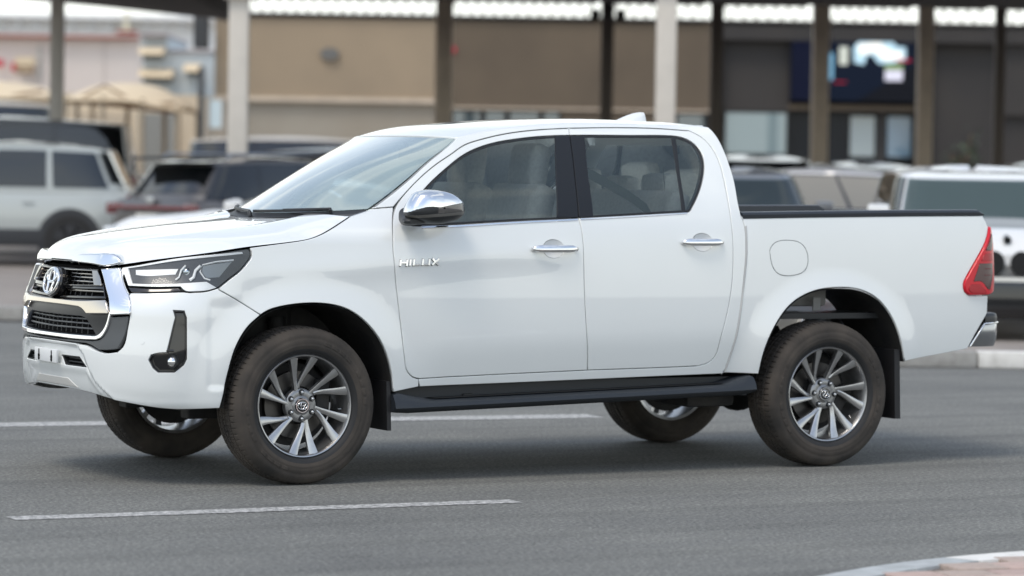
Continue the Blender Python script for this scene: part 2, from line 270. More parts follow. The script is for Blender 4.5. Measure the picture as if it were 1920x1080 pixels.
 'hl_drl': [[[0.5681,1.0505],[0.9391,1.101],[1.2765,1.1381]],[[1.2765,1.1381],[1.2796,1.1274]],[[1.2796,1.1274],[0.9393,1.0878],[0.6096,1.0468]],[[0.6096,1.0468],[0.6382,1.0108],[0.6681,0.9771]],[[0.6681,0.9771],[0.8196,0.9764],[0.9636,0.9829],[1.1003,0.9928]],[[1.1003,0.9928],[1.1487,0.9643]],[[1.1487,0.9643],[1.1082,0.952],[1.0128,0.9443]],[[1.0128,0.9443],[0.9884,0.9486],[0.9672,0.9672]],[[0.9672,0.9672],[0.8141,0.9632],[0.6474,0.9648]],[[0.6474,0.9648],[0.6031,1.0101],[0.5681,1.0505]]],
 'hl_low': [[[0.6457,0.9595],[0.8156,0.9567],[0.956,0.9618]],[[0.956,0.9618],[0.9761,0.9425]],[[0.9761,0.9425],[0.8201,0.9359],[0.6845,0.9328]],[[0.6845,0.9328],[0.6457,0.9595]]],
 'fog': [[[0.9323,0.8529],[0.983,0.8515]],[[0.983,0.8515],[0.9945,0.8206]],[[0.9945,0.8206],[0.997,0.6216]],[[0.997,0.6216],[0.9841,0.5936]],[[0.9841,0.5936],[0.9395,0.558]],[[0.9395,0.558],[0.8599,0.5569]],[[0.8599,0.5569],[0.8343,0.5784]],[[0.8343,0.5784],[0.8157,0.6158]],[[0.8157,0.6158],[0.8269,0.638]],[[0.8269,0.638],[0.8557,0.6466],[0.9021,0.6507]],[[0.9021,0.6507],[0.9409,0.82]],[[0.9409,0.82],[0.9323,0.8529]]],
 'fogpt': [[[0.9388,0.608],[0.83,0.7108]]],
 'bumper_hl': [[[0.6765,0.9242],[0.6979,0.8835],[0.7052,0.8233],[0.6962,0.7623],[0.6732,0.6705],[0.6448,0.6481]]],
 'chrome_pillar': [[[0.4458,1.0434],[0.5655,1.0526]],[[0.5655,1.0526],[0.5965,1.0092],[0.6353,0.9648],[0.6763,0.9283]],[[0.6763,0.9283],[0.7004,0.884],[0.7089,0.8285]],[[0.7089,0.8285],[0.6011,0.8202]],[[0.6011,0.8202],[0.5898,0.8388]],[[0.5898,0.8388],[0.5678,0.8948],[0.5273,0.9466],[0.4856,0.9986],[0.4458,1.0434]]],
 'facet': [[[0.5069,1.0464],[0.5491,1.049]],[[0.5491,1.049],[0.5789,1.0086],[0.6186,0.9641],[0.6576,0.9289]],[[0.6576,0.9289],[0.6101,0.917]],[[0.6101,0.917],[0.5609,0.9777],[0.5069,1.0464]]],
 'grey': [[[0.5868,0.8146],[0.6999,0.8232]],[[0.6999,0.8232],[0.6917,0.7621],[0.669,0.7006],[0.6441,0.6602]],[[0.6441,0.6602],[0.5852,0.6523],[0.5195,0.65]],[[0.5195,0.65],[0.4692,0.6675],[0.4146,0.6778]],[[0.4146,0.6778],[0.0946,0.6792],[-0.078,0.6812]],[[0.0918,0.6899],[0.4652,0.6956]],[[0.4652,0.6956],[0.53,0.7085],[0.5594,0.7418],[0.5868,0.8146]]],
 'trim': [[[0.5824,0.8383],[0.5938,0.8387]],[[0.5938,0.8387],[0.5898,0.8043],[0.5654,0.7423],[0.5384,0.7122],[0.4997,0.6997]],[[0.4997,0.6997],[0.3665,0.6963],[0.1089,0.6972]],[[0.1034,0.7164],[0.4331,0.7187]],[[0.4331,0.7187],[0.5137,0.7248],[0.5452,0.7476],[0.5715,0.7921],[0.5824,0.8383]]],
 'midbar': [[[0.0806,0.8872],[0.3455,0.8879],[0.551,0.898]],[[0.551,0.898],[0.5815,0.8498],[0.5873,0.8273]],[[0.5873,0.8273],[0.4198,0.8203]],[[0.4198,0.8203],[0.3812,0.8417],[0.3416,0.8516]],[[0.3416,0.8516],[0.2259,0.8544],[0.0945,0.8557]]],
 'lowhole': [[[0.0422,0.8032],[0.3343,0.8047]],[[0.3343,0.8047],[0.3811,0.7952],[0.4422,0.7518],[0.4726,0.7248]],[[0.4726,0.7248],[0.3298,0.7219],[0.0585,0.7194]]],
 'upgrille': [[[-0.1344,1.0365],[0.3894,1.0399]],[[0.3894,1.0399],[0.4481,0.9972],[0.5205,0.8964]],[[0.5205,0.8964],[0.286,0.8898],[-0.0003,0.886]]],
 'ribbon': [[[-0.0942,1.0322],[0.2142,1.0359],[0.4045,1.0358]],[[0.4045,1.0358],[0.4514,0.9974],[0.4782,0.9585]],[[0.4782,0.9585],[0.2755,0.9529],[-0.0107,0.9461]]],
 'ribbon_in': [[[-0.0796,1.0185],[0.2237,1.0238],[0.3543,1.025]],[[0.3543,1.025],[0.4055,0.9652]],[[0.4055,0.9652],[0.2706,0.9604],[-0.0189,0.956]]],
 'slats_up': [[[-0.047,0.9975],[0.3846,1.006]],[[-0.0293,0.9792],[0.3988,0.9881]],[[0.0183,0.9214],[0.5105,0.9291]],[[0.0299,0.9046],[0.5217,0.9157]]],
 'slats_lo': [[[0.0707,0.7788],[0.3838,0.7839]],[[0.0743,0.7555],[0.4425,0.7574]]],
 'hoodchrome': [[[-0.0985,1.0953],[0.3732,1.1066],[0.4188,1.1163]],[[0.4188,1.1163],[0.4934,1.1197],[0.5311,1.1091],[0.5616,1.0808]],[[0.5616,1.0808],[0.5171,1.0621],[0.4578,1.0529]],[[0.4578,1.0529],[0.4146,1.0655],[0.2346,1.0692],[-0.0721,1.0708]]],
 'slot': [[[0.1411,0.6065],[0.3352,0.6063]],[[0.3352,0.6063],[0.4052,0.5632]],[[0.4052,0.5632],[0.1934,0.5644]],[[0.1934,0.5644],[0.1411,0.6065]]],
 'plate': [[[-0.2109,0.6264],[0.1121,0.6346],[0.1157,0.5708],[-0.1842,0.5629]]],
 'bumper_top': [[[-0.078,0.6812],[0.1904,0.6779],[0.3573,0.6726],[0.4157,0.6702],[0.4959,0.6489],[0.5648,0.6392],[0.6448,0.6481]]],
 'bumper_bot': [[[0.2837,0.4429],[0.4388,0.4314],[0.6764,0.4032],[0.9333,0.3753],[1.1665,0.382]]],
 'crease': [[[0.0776,0.5545],[0.3893,0.5531],[0.4552,0.5067],[0.5506,0.4505],[0.6716,0.4142]]],
 'mouth': [[[0.0733,0.6599],[0.3001,0.6524],[0.3653,0.6249],[0.4145,0.566],[0.5165,0.495]]],
 'emblem': [[[-0.0979,1.0352],[0.0241,0.8965],[-0.1524,0.9606],[0.0836,0.9676]]],
 'letters': [[[2.1099,1.0673],[2.3288,1.0779],[2.3287,1.1124],[2.1148,1.1042]]],
 'handle_f': [[[2.8639,1.1531],[3.1346,1.1536],[3.0006,1.2005],[2.9947,1.1116]]],
 'handle_r': [[[3.7546,1.1913],[4.0174,1.1882],[3.897,1.2362],[3.8906,1.149]]],
 'skid': [[[-0.2723,0.4617],[0.1842,0.4471],[0.0079,0.412]]],
}
# ---------------------------------------------------------------- panels laid on a curved skin
def run_pts(run, step):
    P = np.array(run, float)
    if len(P) == 2:
        n = max(1, int(np.ceil(np.hypot(*(P[1]-P[0]))/step))); t = np.linspace(0, 1, n+1)[:, None]
        return P[0]*(1-t)+P[1]*t
    d = np.concatenate([[0], np.cumsum(np.hypot(*np.diff(P, axis=0).T))])
    keep = np.concatenate([[True], np.diff(d) > 1e-5]); P, d = P[keep], d[keep]
    # Catmull-Rom style, tangents limited
    m = np.gradient(P, d, axis=0)
    n = max(len(P), int(np.ceil(d[-1]/step))); q = np.linspace(0, d[-1], n+1)
    i = np.clip(np.searchsorted(d, q, 'right')-1, 0, len(P)-2); h = (d[i+1]-d[i])[:, None]; t = ((q-d[i])/(d[i+1]-d[i]))[:, None]
    return (2*t**3-3*t**2+1)*P[i]+(t**3-2*t**2+t)*h*m[i]+(-2*t**3+3*t**2)*P[i+1]+(t**3-t**2)*h*m[i+1]
def relax(p, n=8):
    p = p.copy()
    for _ in range(n): p[1:-1] = p[1:-1]*.5+.25*(p[:-2]+p[2:])
    return p
def loop_of(runs, step=.022, smooth=0):
    out = []
    for r in runs:
        p = run_pts(r, step)
        if len(r) >= 6: p = relax(p)
        if out and np.hypot(*(out[-1]-p[0])) < 1e-3: p = p[1:]
        out += list(p)
    P = np.array(out)
    if np.hypot(*(P[0]-P[-1])) < 1e-3: P = P[:-1]
    a = .5*np.sum(P[:, 0]*np.roll(P[:, 1], -1)-np.roll(P[:, 0], -1)*P[:, 1])
    return P if a > 0 else P[::-1]                       # counter-clockwise in (u, z)
def inset(P, e):
    a = P-np.roll(P, 1, 0); b = np.roll(P, -1, 0)-P
    a /= np.linalg.norm(a, axis=1)[:, None]+1e-12; b /= np.linalg.norm(b, axis=1)[:, None]+1e-12
    n = np.stack([-(a+b)[:, 1], (a+b)[:, 0]], 1); L = np.linalg.norm(n, axis=1)[:, None]; n /= L+1e-9
    na = np.stack([-a[:, 1], a[:, 0]], 1); c = np.clip((n*na).sum(1), .5, 1)[:, None]
    return P+n*e/c
def inside(P, Q):
    x, y = Q[:, 0], Q[:, 1]; c = np.zeros(len(Q), bool); n = len(P)
    for i in range(n):
        x1, y1 = P[i]; x2, y2 = P[(i+1) % n]
        k = (y1 > y) != (y2 > y)
        with np.errstate(divide='ignore', invalid='ignore'):
            c ^= k & (x < (x2-x1)*(y-y1)/(y2-y1+1e-15)+x1)
    return c
def nearest(P, Q):
    d = np.full(len(Q), 1e9)
    for i in range(len(P)):
        a = P[i]; b = P[(i+1) % len(P)]; ab = b-a; t = np.clip(((Q-a)@ab)/(ab@ab+1e-12), 0, 1)
        d = np.minimum(d, np.hypot(*(Q-a-t[:, None]*ab).T))
    return d
def fill(loops, step):
    P = loops[0]; lo, hi = P.min(0), P.max(0)
    gx = np.arange(lo[0]+step/2, hi[0], step); gz = np.arange(lo[1]+step/2, hi[1], step*.87)
    Q = np.array([(x+(k % 2)*step/2, z) for k, z in enumerate(gz) for x in gx]) if len(gx) and len(gz) else np.zeros((0, 2))
    if len(Q):
        ok = inside(P, Q)
        for h in loops[1:]: ok &= ~inside(h, Q)
        Q = Q[ok]
        if len(Q):
            ok = nearest(P, Q) > step*.45
            for h in loops[1:]: ok &= nearest(h, Q) > step*.45
            Q = Q[ok]
    vs = []; es = []
    for l in loops:
        b = len(vs); vs += [Vector(p) for p in l]; es += [(b+i, b+(i+1) % len(l)) for i in range(len(l))]
    vs += [Vector(q) for q in Q]
    v, e, f, *_ = delaunay_2d_cdt(vs, es, [], 0, 1e-6)
    V = np.array([tuple(p) for p in v]); F = [tuple(t) for t in f]
    C3 = np.array([V[list(t)].mean(0) for t in F]); ok = inside(loops[0], C3)
    for h in loops[1:]: ok &= ~inside(h, C3)
    out = []
    for t, k in zip(F, ok):
        if not k: continue
        a = V[list(t)]; ar = .5*((a[1,0]-a[0,0])*(a[2,1]-a[0,1])-(a[2,0]-a[0,0])*(a[1,1]-a[0,1]))
        out.append(t if ar > 0 else t[::-1])
    return V, out
def surf_panel(name, loops, m, parent, SF, SN, d=0., gap=.0025, edge=.003, depth=.028, step=.03, flip=False, crown=0.):
    """loops[0] outer (ccw), others holes. SF(uv, d) -> points, SN(uv) -> normals; rolled edge and a flange behind it"""
    LL = [inset(loops[0], gap)]+[inset(h[::-1] if True else h, gap) for h in loops[1:]]   # holes are walked clockwise so that 'inside' is the sheet
    IN = [inset(l, edge) for l in LL]
    V2, F = fill([IN[0]]+[l for l in IN[1:]], step)
    dd = np.full(len(V2), d)
    if crown:
        q = nearest(IN[0], V2); dd = dd+crown*(1-np.exp(-q/.02))
    V = list(SF(V2, dd)); N = list(SN(V2)); faces = list(F)
    for lo, li in zip(LL, IN):
        n = len(lo); Ni = SN(li); Pi = SF(li, np.full(n, d)); P1 = SF(lo, np.full(n, d-edge*.8)); P2 = SF(lo, np.full(n, d-depth))
        t = P1-Pi; t -= (t*Ni).sum(1)[:, None]*Ni; t /= np.linalg.norm(t, axis=1)[:, None]+1e-9
        b = len(V); V += list(Pi)+list(P1)+list(P2)
        N1 = t*.9+Ni*.35; N1 /= np.linalg.norm(N1, axis=1)[:, None]
        N += list(Ni)+list(N1)+list(t)
        for i in range(n):
            j = (i+1) % n
            faces += [(b+i, b+n+i, b+n+j, b+j), (b+n+i, b+2*n+i, b+2*n+j, b+n+j)]
    if flip: faces = [f[::-1] for f in faces]
    V = np.array(V); N = np.array(N)
    return mesh(name, V, faces, m, parent, N)
def body_sf(sg):
    return (lambda q, d: G(sg*q[:, 0], q[:, 1], d)), (lambda q: np.where(True, 1, 1)*GN(sg*q[:, 0], q[:, 1])*1.0)
def panel(name, runs, m, parent, holes=(), both=True, **k):
    """a panel of the body skin; both=True builds its mirror twin on the far side too"""
    Ls = [loop_of(r) if not isinstance(r, np.ndarray) else r for r in [runs]+list(holes)]
    out = []
    for sg in ((1, -1) if both else (1,)):
        def SF(q, d, sg=sg): return G(q[:, 0], q[:, 1], d)*np.array([1, sg, 1])
        def SN(q, sg=sg): return GN(q[:, 0], q[:, 1])*np.array([1, sg, 1])
        p = parent[0 if sg == 1 else 1] if isinstance(parent, (list, tuple)) else parent
        out.append(surf_panel(name, Ls, m, p, SF, SN, flip=(sg == -1), **k))
    return out
def sym(runs):
    """near-half outline (starting and ending at the centre line) -> full outline"""
    pts = []
    for r in runs:
        p = run_pts(r, .02)
        if pts and np.hypot(*(pts[-1]-p[0])) < 2e-3: p = p[1:]
        pts += list(p)
    P = np.array([p for p in pts if p[0] > .11]); M = P[::-1]*np.array([-1, 1])
    out = [P[0]*0+[0, P[0][1]]]+list(P)+[[0, P[-1][1]]]+list(M)
    P = np.array(out); a = .5*np.sum(P[:, 0]*np.roll(P[:, 1], -1)-np.roll(P[:, 0], -1)*P[:, 1])
    P = P if a > 0 else P[::-1]
    # resample long edges
    res = []
    for i in range(len(P)):
        a, b = P[i], P[(i+1) % len(P)]; n = max(1, int(np.hypot(*(b-a))/.022))
        for k in range(n): res.append(a+(b-a)*k/n)
    return np.array(res)
# ================================================================ the white pickup
truck = empty('pickup_truck', (0, 0, 0), label='white double cab pickup with chrome grille standing on the road in the foreground', cat='pickup truck')
def curve_tube(pts, r, n=6): return MB().tube(pts, r, n)
hl = T['headlight']
bl = [p for r in hl[3:6] for p in r]                    # lower edge of the headlight from its outer lower corner to the inner corner
bump_up = [T['bumper_top'][0], T['bumper_hl'][0][::-1], [T['bumper_hl'][0][0], T['hl_low'][3][0]], T['hl_low'][2][::-1], T['headlight'][3][::-1], T['fender'][8][::-1]]
AF = T['arch_f'][0]; afl = [p for p in AF if p[0] < T['fender'][8][0][0]-.01]
bump_dn = [[T['fender'][8][0]]+afl[::-1][:-1]+[T['bumper_bot'][0][-1]], T['bumper_bot'][0][::-1], [T['bumper_bot'][0][0], (0.0, .447)]]
_m = np.array([-1, 1])
bumper = panel('front_bumper', sym(bump_up+bump_dn), PAINT, truck, holes=[loop_of(T['fog']), (loop_of(T['fog'])*_m)[::-1], loop_of(T['slot']), (loop_of(T['slot'])*_m)[::-1]], both=False, depth=.035, step=.015)[0]
# lower intake, number plate carrier, parking sensors, towing skid
panel('lower_intake', sym([[(.12,.63),(.46,.63)],[(.46,.63),(.46,.545)],[(.46,.545),(.12,.545)]]), DARK, bumper, both=False, d=-.034)
for sg in (1, -1):
    for z in (.598, .580):
        pts = [G(sg*uu, z, -.022) for uu in np.linspace(.19, .385, 8)]
        curve_tube(pts, .0045).build('slat', BLACKP, bumper, smooth=60)
plate = MB(); plate.box((-.997, 0, .601), (.012, .30, .066), bev=.004)
pl = plate.build('plate_carrier', mat('white_plate_carrier', (.72,.73,.73), .4), bumper, smooth=40)
for yy in (-.085, .085):
    m_ = MB(); m_.cyl((-1.006, yy, .595), (-1.0035, yy, .595), .011, n=12); m_.box((-1.0048, yy, .612), (.0025, .008, .03)); m_.cyl((-1.006, yy, .582), (-1.0035, yy, .582), .010, n=12)
    m_.build('mounting_hole', DARK, bumper)
for uu in (.78, -.78):
    p = Vector(G(uu, .70)); n_ = Vector(GN(uu, .70)) if uu > 0 else Vector(GN(-uu, .70)*np.array([1, -1, 1]))
    MB().cyl(p-n_*.004, p+n_*.0015, .011, n=16).build('parking_sensor', PAINT, bumper, smooth=40)
panel('skid_insert', sym([[(.1,.50),(.20,.50)],[(.20,.50),(.30,.452)],[(.30,.452),(.1,.456)]]), mat('silver_skid', (.58,.57,.54), .45), bumper, both=False, d=.004, depth=.02)
# fog pockets
panel('fog_bezel', T['fog'], GLOSSB, bumper, holes=[inset(loop_of(T['fog']), .006)], d=-.001, gap=.0005, depth=.03, step=.015)
panel('slot_bezel', T['slot'], BLACKP, bumper, holes=[inset(loop_of(T['slot']), .003)], d=-.002, gap=.0003, edge=.001, depth=.03, step=.015)
pk = panel('fog_lamp_pocket', [[(.79,.86),(1.06,.86)],[(1.06,.86),(1.06,.53)],[(1.06,.53),(.79,.53)],[(.79,.53),(.79,.86)]], GLOSSB, bumper, d=-.030)
for sg, p_ in zip((1, -1), pk):
    def q(u, z, d): return Vector(G(u, z, d)*np.array([1, sg, 1]))
    fp = T['fogpt'][0][0]; c = q(fp[0], fp[1], -.022); n_ = Vector(GN(*fp)*np.array([1, sg, 1])); ax = Vector((-.9, -.43*sg, 0)).normalized()
    MB().cyl(c, c+ax*.02, .030, .033, 20).build('fog_lamp_ring', BLACKP, bumper, smooth=40)
    MB().ball(c+ax*.018, .026, (1, 1, 1), 8).build('fog_lamp', CHROME, bumper, smooth=60)
    curve_tube([q(.835+.02*i, .664-.0006*i, -.006) for i in range(6)], .006).build('divider', GLOSSB, bumper, smooth=60)
# ---- grille
gr = empty('grille', (0,0,0)); gr.parent = truck
panel('grille_void', sym([[(.12,1.05),(.44,1.05)],[(.44,1.05),(.58,.90)],[(.58,.90),(.60,.82)],[(.60,.82),(.55,.70)],[(.55,.70),(.12,.70)]]), DARK, gr, both=False, d=-.065)
lb = sym([[(.12,.888),(.56,.896)],[(.56,.896),(.578,.83),(.562,.775),(.53,.72)],[(.53,.72),(.45,.708),(.12,.706)]])
panel('lower_frame', lb, DEEPB, gr, holes=[sym(T['lowhole'])], both=False, d=-.010, depth=.05)
panel('middle_bar', sym(T['midbar']), mat('champagne_chrome', (.62,.56,.49), .13, metal=1), gr, both=False, d=.016, depth=.03, crown=.006, edge=.005)
ups = [[(.12,.904),(.50,.9135)],[(.50,.9135),(.483,.940)],[(.483,.940),(.12,.9325)]]
panel('upper_frame', sym(T['upgrille']), GLOSSB, gr, holes=[sym(T['ribbon_in']), sym(ups)], both=False, d=-.016, depth=.04)
panel('chrome_ribbon', sym(T['ribbon']), mat('smoked_chrome', (.42,.40,.37), .12, metal=1), gr, holes=[sym(T['ribbon_in'])], both=False, d=-.004, depth=.02, step=.02)
for z, w_ in ((1.008,.375),(.991,.395),(.972,.405),(.9275,.487),(.792,.385),(.770,.415),(.746,.445)):
    dd = -.030
    curve_tube([G(u, z+.008*abs(u), dd) for u in np.linspace(-w_, w_, 31)], .0045).build('slat', DCHROME if z > .8 else GREYP, gr, smooth=60)
for u in np.linspace(-.36, .36, 13):
    for z0, z1 in ((.955,1.022),(.905,.937),(.722,.803)):
        curve_tube([G(u, z, -.042) for z in (z0, z1)], .003).build('upright', BLACKP, gr)
panel('lower_trim', sym([T['trim'][3], T['trim'][4], T['trim'][0], T['trim'][1], T['trim'][2]]), CHROME, gr, both=False, d=.008, depth=.03, step=.015, gap=.001, crown=.003)
panel('grey_surround', sym([T['grey'][5], T['grey'][6], T['grey'][0], T['grey'][1], T['grey'][2], T['grey'][3], T['grey'][4][:1]+[[.12,.679]]]), GREYP, gr, both=False, d=-.003, depth=.03)
_cp = T['chrome_pillar']; _cp[1] = [(u+.010, z) for u, z in _cp[1]]; _cp[2] = [(u+.010, z) for u, z in _cp[2]]; _cp[0][-1] = _cp[1][0]; _cp[3][0] = _cp[2][-1]
panel('chrome_pillar', T['chrome_pillar'], CHROME, gr, d=.016, depth=.04, edge=.007, crown=.008)
# emblem: three ovals on a dark disc
def oval(cx, cz, rx, rz, n=28): return [(cx+rx*math.cos(2*math.pi*i/n), cz+rz*math.sin(2*math.pi*i/n)) for i in range(n+1)]
def emblem(parent, M, r, tube, m, base=True):
    e = MB()
    for (cx, cz, rx, rz) in ((0,0,1,.70),(0,.0,.36,.66),(0,.30,.68,.34)):
        e.tube([M @ Vector((cx+rx*r*math.cos(t), cz*r+rz*r*math.sin(t), .3*tube)) for t in np.linspace(0, 2*math.pi, 33)], tube, 6)
    o = e.build('emblem', m, parent, smooth=60); return o
Me = Matrix(((0, 0, -1, -.960), (-1, 0, 0, 0), (0, 1, 0, .964), (0, 0, 0, 1)))
tilt = Matrix.Translation((-.960, 0, .964)) @ Matrix.Rotation(R(14), 4, 'Y') @ Matrix.Translation((.960, 0, -.964))
b = MB()
for (r0, r1, x0, x1) in ((1.0,1.0,.03,.0),(1.0,.93,.0,-.007)):
    b.grid([[tilt @ Vector((-.960+x, r_*.104*math.cos(t), .964+r_*.077*math.sin(t))) for t in np.linspace(0, 2*math.pi, 32, endpoint=False)] for x, r_ in ((x0, r0), (x1, r1))], close=True)
b.b.faces.new([b.b.verts.new(tilt @ Vector((-.967, .0967*math.cos(t), .964+.0716*math.sin(t)))) for t in np.linspace(0, 2*math.pi, 32, endpoint=False)])
eb = b.build('emblem_base', GLOSSB, gr)
emblem(gr, tilt @ Me @ Matrix.Translation((0, 0, .010)), .092, .0088, CHROME)
# ---- chrome hood strip
panel('hood_chrome_strip', sym([[(.12,1.110),(.25,1.112),(.38,1.117),(.47,1.120),(.53,1.112),(.565,1.092),(.578,1.074)],[(.578,1.074),(.53,1.060),(.47,1.052)],[(.47,1.052),(.40,1.058),(.25,1.063),(.12,1.066)]]), CHROME, truck, both=False, d=.018, depth=.05, edge=.008, crown=.008, step=.018)
# ---- headlights
HLb = panel('headlight', T['headlight'], mat('headlight_housing', (.085,.092,.10), .35, metal=.3), truck, d=-.012, depth=.02)
WHITEL = mat('light_guide_white', (.93,.95,.95), .35)
LENS = glass('headlight_lens', (.99,.99,.99), 1.0, ior=1.22)
def px(B_): return B_
hl_in = [[(.655,1.043),(.80,1.048),(.96,1.0535)],[(.96,1.0535),(.94,1.02)],[(.94,1.02),(.70,1.012),(.668,1.015)],[(.668,1.015),(.655,1.043)]]
for sg, h in zip((1, -1), HLb):
    par = [h, h]
    def pn(name, runs, m, **k):
        Ls = [loop_of(runs)]
        return surf_panel(name, Ls, m, h, lambda q, d: G(q[:,0], q[:,1], d)*np.array([1,sg,1]), lambda q: GN(q[:,0], q[:,1])*np.array([1,sg,1]), flip=(sg == -1), **k)
    pn('daytime_light_strip', T['hl_drl'], WHITEL, d=-.005, depth=.008, gap=.0008, edge=.002, step=.015)
    pn('lower_blade', T['hl_low'], GLOSSB, d=-.002, depth=.02)
    pn('lens', T['headlight'], LENS, d=-.001, depth=.004, crown=.004)
    pn('reflector_bar', hl_in, WHITEL, d=-.008, depth=.005, step=.015)
    def q(u, z, d): return Vector(G(u, z, d)*np.array([1, sg, 1]))
    # projector lens and its chrome brackets
    c = q(1.005, 1.036, -.026); ax = Vector((-.92, -.38*sg, 0))
    MB().ball(c, .024, (1,1,1), 10).build('projector', mat('projector_glass', (.5,.55,.58), .03, metal=1), h, smooth=60)
    for uu, w_ in ((.968,.008),(1.045,.013)):
        curve_tube([q(uu-.028+.0, .998, -.008), q(uu-.008, 1.012, -.007), q(uu+.004, 1.045, -.007), q(uu+.03, 1.068, -.008)], w_*.6, 8).build('bracket', WHITEL, h, smooth=60)
    pn('side_reflector', [[(1.085,1.070),(1.235,1.095)],[(1.235,1.095),(1.165,1.01)],[(1.165,1.01),(1.10,1.006)],[(1.10,1.006),(1.078,1.04),(1.085,1.070)]], mat('smoked_lens', (.24,.27,.29), .15, coat=.6), d=-.0075, depth=.005, step=.02)
    curve_tube([q(1.235,1.098,-.012), q(1.15,1.088,-.012), q(1.085,1.072,-.012), q(1.072,1.04,-.012), q(1.092,1.008,-.012), q(1.12,1.0,-.012)], .0045, 6).build('light_guide', WHITEL, h, smooth=60)
# ---- fenders, doors, cab, bed
fender = panel('front_fender', T['fender'], PAINT, truck)
_fd = [r for r in T['front_door']]
def cup_loop(uc, zc): return np.array([(uc+.060*math.cos(t), zc+.045*math.sin(t)) for t in np.linspace(0, 2*math.pi, 28, endpoint=False)])
doors_f = panel('front_door', T['front_door'], PAINT, truck, holes=[cup_loop(2.993,1.157)])
doors_r = panel('rear_door', T['rear_door'], PAINT, truck, holes=[cup_loop(3.891,1.193)])
def uz(u, z): return (u, z)
_u0, _z0 = T['ws_side'][0][-1]; _u1 = T['cab_rear'][0][0][0]
roof_line = [(_u0, _z0)]+[(u, 1.807-(1.807-_z0)*max(0, 1-(u-_u0)/.95)**2.4) for u in np.linspace(_u0+.08, _u1-.09, 22)]
cab = [T['ws_side'][0], roof_line, [roof_line[-1], (_u1-.04,1.806), (_u1,1.798)], [(_u1,1.798)]+T['cab_rear'][0][1:], T['cab_lowgap'][0], T['sill_bot'][0]]
fd, rd = T['front_door'], T['rear_door']
sb = T['sill_bot'][1]
cab += [[T['cab_lowgap'][0][-1], (4.05,.5035)], [(4.05,.5035)]+sb[1:], [sb[-1], fd[1][-1]], fd[2], rd[3][::-1], rd[2][::-1], rd[1][::-1], rd[0][::-1], fd[0]]
ft = [p for p in fd[0]]; k0 = min(range(len(ft)), key=lambda i: abs(ft[i][1]-T['fender'][2][-1][1]))
cab = cab[:-1]+[ft[:k0]+[T['fender'][2][-1]], T['fender'][2][::-1]]
cabp = panel('cab_frame', cab, PAINT, truck, depth=.03, gap=.0018)
bedp = panel('bed_side', T['bed'], PAINT, truck)
for i, o in enumerate(bedp):
    panel('fuel_flap', T['fuel'], PAINT, o, both=False, d=.0012, gap=-.001, edge=.002, depth=.006, step=.02) if i == 0 else None
ff = loop_of(T['fuel']); ring = [Vector(G(u, z, .0004)) for u, z in inset(ff, -.0015)]; ring.append(ring[0])
curve_tube(ring, .0013, 5).build('flap_gap', DARK, bedp[0])
# dark backing behind the gaps, leaving the windows open
def clean(runs): return loop_of(runs)
dl_f = loop_of(T['dlo_f']); dl_r = loop_of(T['dlo_r'])
inner = [[(1.57,.92),(1.57,1.10),(1.75,1.18),(1.98,1.26),(2.10,1.33),(2.29,1.485),(2.46,1.605),(2.61,1.685),(2.8,1.735),(3.1,1.765)],[(3.1,1.765),(3.95,1.765)],[(3.95,1.765),(4.06,1.70),(4.10,1.5),(4.10,1.30)],[(4.10,1.30),(4.02,.56)],[(4.02,.56),(2.15,.56)],[(2.15,.56),(2.13,.75),(1.95,.85),(1.57,.92)]]
panel('inner_shell', inner, mat('cabin_trim_dark', (.055,.052,.048), .7), truck, holes=[inset(dl_f, -.004), inset(dl_r, -.004)], d=-.034, depth=.03, step=.05)
for t_ in (1,):
    # window rubber, glass, applique on the pillar
    gf = [r for r in T['glass_f']]; gf_l = loop_of(gf); gr_l = loop_of(T['glass_r']); gq_l = loop_of(T['glass_q'])
    panel('window_seal', T['dlo_f'], RUBBER, doors_f, holes=[gf_l], d=-.003, depth=.004, gap=.001, step=.02)
    panel('window_seal', T['dlo_r'], RUBBER, doors_r, holes=[gr_l, gq_l], d=-.003, depth=.004, gap=.001, step=.02)
    panel('window_glass', gf, GLASS_S, doors_f, d=-.006, depth=.002, gap=-.004, step=.05)
    panel('window_glass', T['glass_r'], GLASS_S, doors_r, d=-.006, depth=.002, gap=-.004, step=.05)
    panel('quarter_glass', T['glass_q'], GLASS_S, doors_r, d=-.006, depth=.002, gap=-.004, step=.05)
    sm = T['seam_mid'][0]
    gfe = T['glass_f'][3]; gre = T['glass_r'][3]
    panel('pillar_applique', [[gfe[0]]+gfe[1:], [gfe[-1], (gfe[-1][0]+.003, sm[0][1]-.001)], [(gfe[-1][0]+.003, sm[0][1]-.001), sm[0]], sm, [sm[-1], (gfe[0][0], sm[-1][1]+.001)], [(gfe[0][0], sm[-1][1]+.001), gfe[0]]], SATINB, doors_f, d=.001, gap=.002, depth=.01)
    panel('pillar_applique', [sm, [sm[-1], (gre[0][0], sm[-1][1]+.004)], [(gre[0][0], sm[-1][1]+.004), gre[0]], gre, [gre[-1], (gre[-1][0], sm[0][1])], [(gre[-1][0], sm[0][1]), sm[0]]], SATINB, doors_r, d=.001, gap=.002, depth=.01)
    panel('waist_chrome', T['chrome_f'], CHROME, doors_f, d=.004, depth=.01, gap=0, edge=.002, step=.02)
    panel('waist_chrome', T['chrome_r'], CHROME, doors_r, d=.004, depth=.01, gap=0, edge=.002, step=.02)
